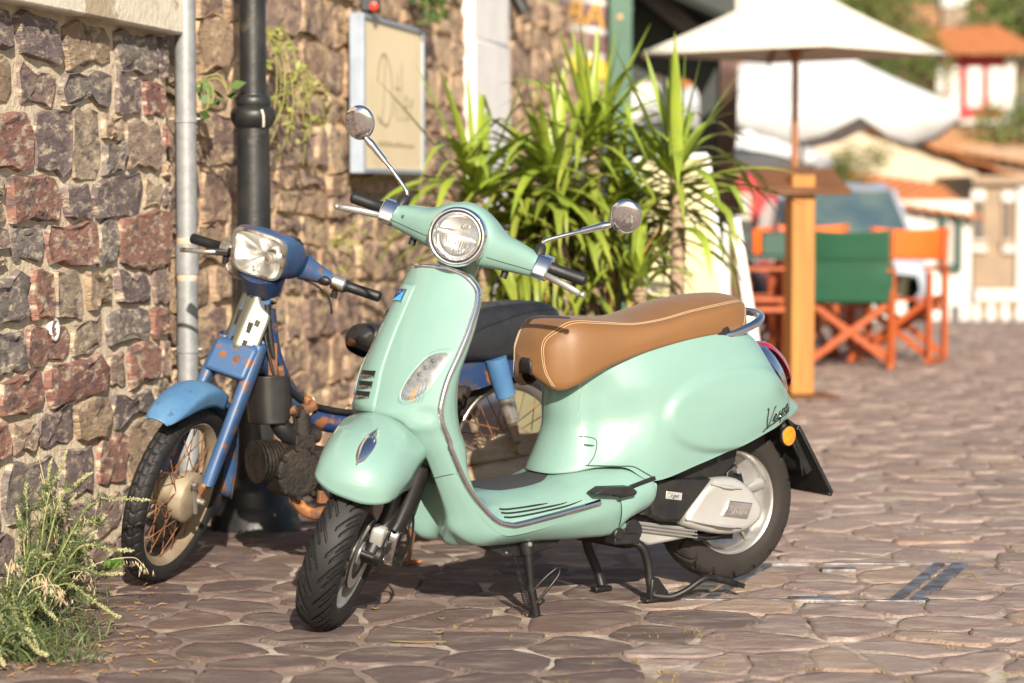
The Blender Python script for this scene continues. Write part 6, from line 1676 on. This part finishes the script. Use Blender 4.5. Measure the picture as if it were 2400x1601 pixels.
# ------------------------------------------------------------------ weeds along the wall foot
def build_weeds():
    rng = random.Random(3)
    m_st = mat('weed_stem', (.20, .22, .07), .7, col2=(.28, .27, .10), scale=12)
    m_lf = mat('weed_leaf', (.055, .085, .028), .65, col2=(.10, .125, .04), scale=14)
    m_bud = mat('weed_bud', (.22, .25, .08), .7, col2=(.34, .33, .18), scale=40, lo=.4, hi=.6)
    m_pale = mat('weed_flower', (.42, .40, .25), .75, col2=(.45, .45, .2), scale=40)
    m_straw = mat('oat_straw', (.42, .32, .18), .7, col2=(.52, .44, .29), scale=20)
    m_brown = mat('weed_brown', (.30, .17, .06), .8, col2=(.2, .12, .05), scale=20)
    def blade(p, d, L, w):
        d = d.normalized(); s = d.cross(V((rng.gauss(0, 1), rng.gauss(0, 1), rng.gauss(0, 1))))
        s = s.normalized()*w if s.length > .01 else V((w, 0, 0))
        m = p+d*L*.45+V((0, 0, .1*L))
        return [p-s*.4, p+s*.4, m+s, p+d*L, m-s], [(0, 1, 2, 4), (4, 2, 3)]
    def bud(p, r):
        v = [p+V((r, 0, 0)), p-V((r, 0, 0)), p+V((0, r, 0)), p-V((0, r, 0)), p+V((0, 0, r*1.3)), p-V((0, 0, r*1.3))]
        return v, [(0, 2, 4), (2, 1, 4), (1, 3, 4), (3, 0, 4), (2, 0, 5), (1, 2, 5), (3, 1, 5), (0, 3, 5)]
    def spike_stem(root, path, bud_from, dense=1.0, leafy=1.0):
        st = O('stem', tube(path, [.0030-.002*k/len(path) for k in range(len(path))], 6), m_st, root)
        lm, bm, fm = MB(), MB(), MB()
        N_ = len(path)
        for k, q in enumerate(path):
            t = k/(N_-1)
            dirp = (path[min(k+1, N_-1)]-path[max(k-1, 0)]).normalized()
            if t < bud_from+.2:
                for _ in range(int(3*leafy)):
                    d = (dirp*.6+V((rng.gauss(0, .6), rng.gauss(0, .6), rng.gauss(.1, .5))))
                    L = rng.uniform(.02, .055)*(1.1-.5*t)
                    lm.add(blade(q, d, L, L*.07))
                    for z in range(3):
                        lm.add(blade(q+d.normalized()*L*(.3+.2*z), d+V((rng.gauss(0, .8), rng.gauss(0, .8), rng.gauss(0, .8))), L*.45, L*.035))
            if t > bud_from:
                tt = (t-bud_from)/(1-bud_from)
                for _ in range(int(9*dense)):
                    a = V((rng.gauss(0, 1), rng.gauss(0, 1), rng.gauss(0, 1))).normalized()*rng.uniform(.003, .0085)*(1.1-.45*tt)
                    (fm if rng.random() < (.15+.75*tt**2) else bm).add(bud(q+a+dirp*rng.uniform(-.006, .006), rng.uniform(.0014, .0027)))
        for nm, m_, mt in (('leaves', lm, m_lf), ('buds', bm, m_bud), ('flowers', fm, m_pale)):
            if m_.f:
                o = O(nm, (m_.v, m_.f), mt, root, sm=0); o['kind'] = 'stuff'
    def pth(pts, n=9): return cr(pts, n)
    def B(px, py, Y): return at(px, py, Y)
    # main mignonette style weed: arching spikes measured from the photo
    base = gnd(60, 1440); base = V((base.x, 6.75, 0))
    def weed(loc, label, tips, dense=1.0, leafy=1.0):
        r = E('weed', tuple(loc), label, 'plant', 'weeds at the foot of the house wall')
        for px, py, Y, sag, bf in tips:
            tip = B(px, py, Y)-V(loc)
            mid = tip*.5+V((0, 0, sag+.05)); q = tip*.8+V((0, 0, sag*.7))
            spike_stem(r, pth([V((rng.uniform(-.03, .03), rng.uniform(-.03, .03), 0)), tip*.22+V((0, 0, sag*.9)), mid, q, tip], 8), bf, dense, leafy)
        return r
    l1 = gnd(70, 1460); l2 = gnd(20, 1500); l3 = gnd(150, 1395); l4 = gnd(-40, 1560)
    weed((l1.x, l1.y, 0), 'large spiky weed with a long flower stalk reaching toward the moped tyre', [(345, 1172, 6.75, .10, .45), (212, 1108, 6.8, .08, .45), (155, 1058, 6.8, .05, .55), (308, 1290, 6.6, .06, .5), (225, 1245, 6.7, .03, .5), (120, 1080, 6.8, .04, .5), (40, 1190, 6.7, .03, .5), (60, 1120, 6.9, .02, .6), (175, 1160, 6.9, .03, .6)])
    weed((l2.x, l2.y, 0), 'low weed with drooping pale flower stalks at the left edge', [(282, 1448, 6.35, .07, .5), (130, 1450, 6.3, .05, .5), (90, 1525, 6.1, .05, .5), (40, 1470, 6.2, .06, .5), (200, 1335, 6.45, .06, .55), (285, 1345, 6.5, .05, .55), (20, 1400, 6.3, .05, .5), (60, 1345, 6.4, .06, .5), (120, 1300, 6.5, .06, .5)], 1.0, 1.3)
    weed((l3.x, l3.y, 0), 'slender weed growing right against the house wall', [(180, 1240, 7.0, .03, .5), (245, 1210, 7.0, .04, .6), (110, 1180, 7.0, .02, .6), (225, 1330, 6.8, .05, .5), (160, 1290, 6.9, .03, .5)], .9, 1.5)
    weed((l4.x, l4.y, 0), 'pale weed tufts in the bottom left corner', [(30, 1500, 6.0, .05, .5), (70, 1480, 6.05, .05, .5), (20, 1420, 6.1, .05, .5), (110, 1535, 5.95, .03, .5), (10, 1560, 5.85, .03, .5)], 1.1, 1.4)
    # wild oats
    def oats(loc, label, stems):
        r = E('wild_oat', tuple(loc), label, 'grass', 'dry wild oats among the weeds')
        for px, py, Y, drop in stems:
            tip = B(px, py, Y)-V(loc)
            p = pth([V((0, 0, 0)), tip*.4+V((0, 0, .08)), tip*.85+V((0, 0, .05)), tip], 8)
            O('stalk', tube(p, .0013, 5), m_straw, r)
            gm = MB()
            for q in p[-12:]:
                for _ in range(2):
                    d = V((rng.gauss(.1, .25), rng.gauss(0, .25), -1)).normalized()
                    o_ = q+V((rng.gauss(0, .012), rng.gauss(0, .01), -.008))
                    L = rng.uniform(.012, .024)*drop
                    for sgn in (1, -1):
                        gm.add(([o_, o_+d*L*.45+V((sgn*.0018, .001, 0)), o_+d*L+V((sgn*.0016*rng.uniform(.5, 2.2), 0, 0)), o_+d*L*.45], [(0, 1, 2, 3)]))
            O('grains', (gm.v, gm.f), m_straw, r, sm=0)['kind'] = 'stuff'
        return r
    oats((l1.x+.03, l1.y+.05, 0), 'dry oat stalk arching in front of the moped tyre', [(340, 1330, 6.75, 1.0), (220, 1372, 6.55, 1.2)])
    oats((l2.x, l2.y-.05, 0), 'straw coloured oats hanging over the low weed', [(110, 1370, 6.25, 1.1), (30, 1330, 6.3, 1.1), (150, 1400, 6.2, 1.1)])
    oats((l3.x, l3.y, 0), 'tall dry oat stems standing against the wall stones', [(110, 1130, 7.0, 1.0), (45, 930, 7.0, .9), (70, 1060, 7.0, .9), (200, 1220, 7.0, .9)])
    # low ground greenery and litter under the weeds
    gm = MB()
    for _ in range(1500):
        px = rng.uniform(-60, 270)*rng.random()**.4; py = rng.uniform(1380, 1560)
        g_ = gnd(px, py)
        if g_.x < -1.45+.19*(g_.y-6.6): continue
        gm.add(blade(g_, V((rng.gauss(.1, .5), rng.gauss(-.1, .5), rng.uniform(.1, .9))), rng.uniform(.02, .07), .0022))
    tag(O('ground_cover', (gm.v, gm.f), m_lf, None, sm=0), 'low green ground cover under the weeds by the wall', 'ground cover', kind='stuff')
    gm = MB()
    for _ in range(420):
        px = rng.uniform(-40, 380); py = rng.uniform(1370, 1590)
        g_ = gnd(px, py)
        gm.add(blade(g_+V((0, 0, .004)), V((rng.gauss(0, 1), rng.gauss(0, 1), rng.uniform(0, .15))), rng.uniform(.01, .04), .0018))
    tag(O('plant_litter', (gm.v, gm.f), m_brown, None, sm=0), 'brown dry litter scattered under the weeds', 'litter', kind='stuff')
    # broad green leaves behind the moped tyre and a tuft at the lamp post
    def tuft(loc, label, n, L, w, mt):
        r = E('grass_tuft', tuple(loc), label, 'grass', 'small green tufts by the lamp post and wall')
        for _ in range(n):
            d = V((rng.gauss(0, .6), rng.gauss(0, .5), rng.uniform(.3, 1)))
            O('blade', blade(V((rng.gauss(0, .025), rng.gauss(0, .02), 0)), d, L*rng.uniform(.6, 1.3), w), mt, r, sm=0)
    tuft(gnd(585, 1258), 'small green grass tuft at the foot of the lamp post', 46, .035, .0018, m_lf)
    m_gl = mat('bright_leaf', (.10, .19, .035), .5)
    tuft(gnd(265, 1330), 'broad leaved green plant behind the moped tyre', 34, .05, .007, m_gl)
build_weeds()
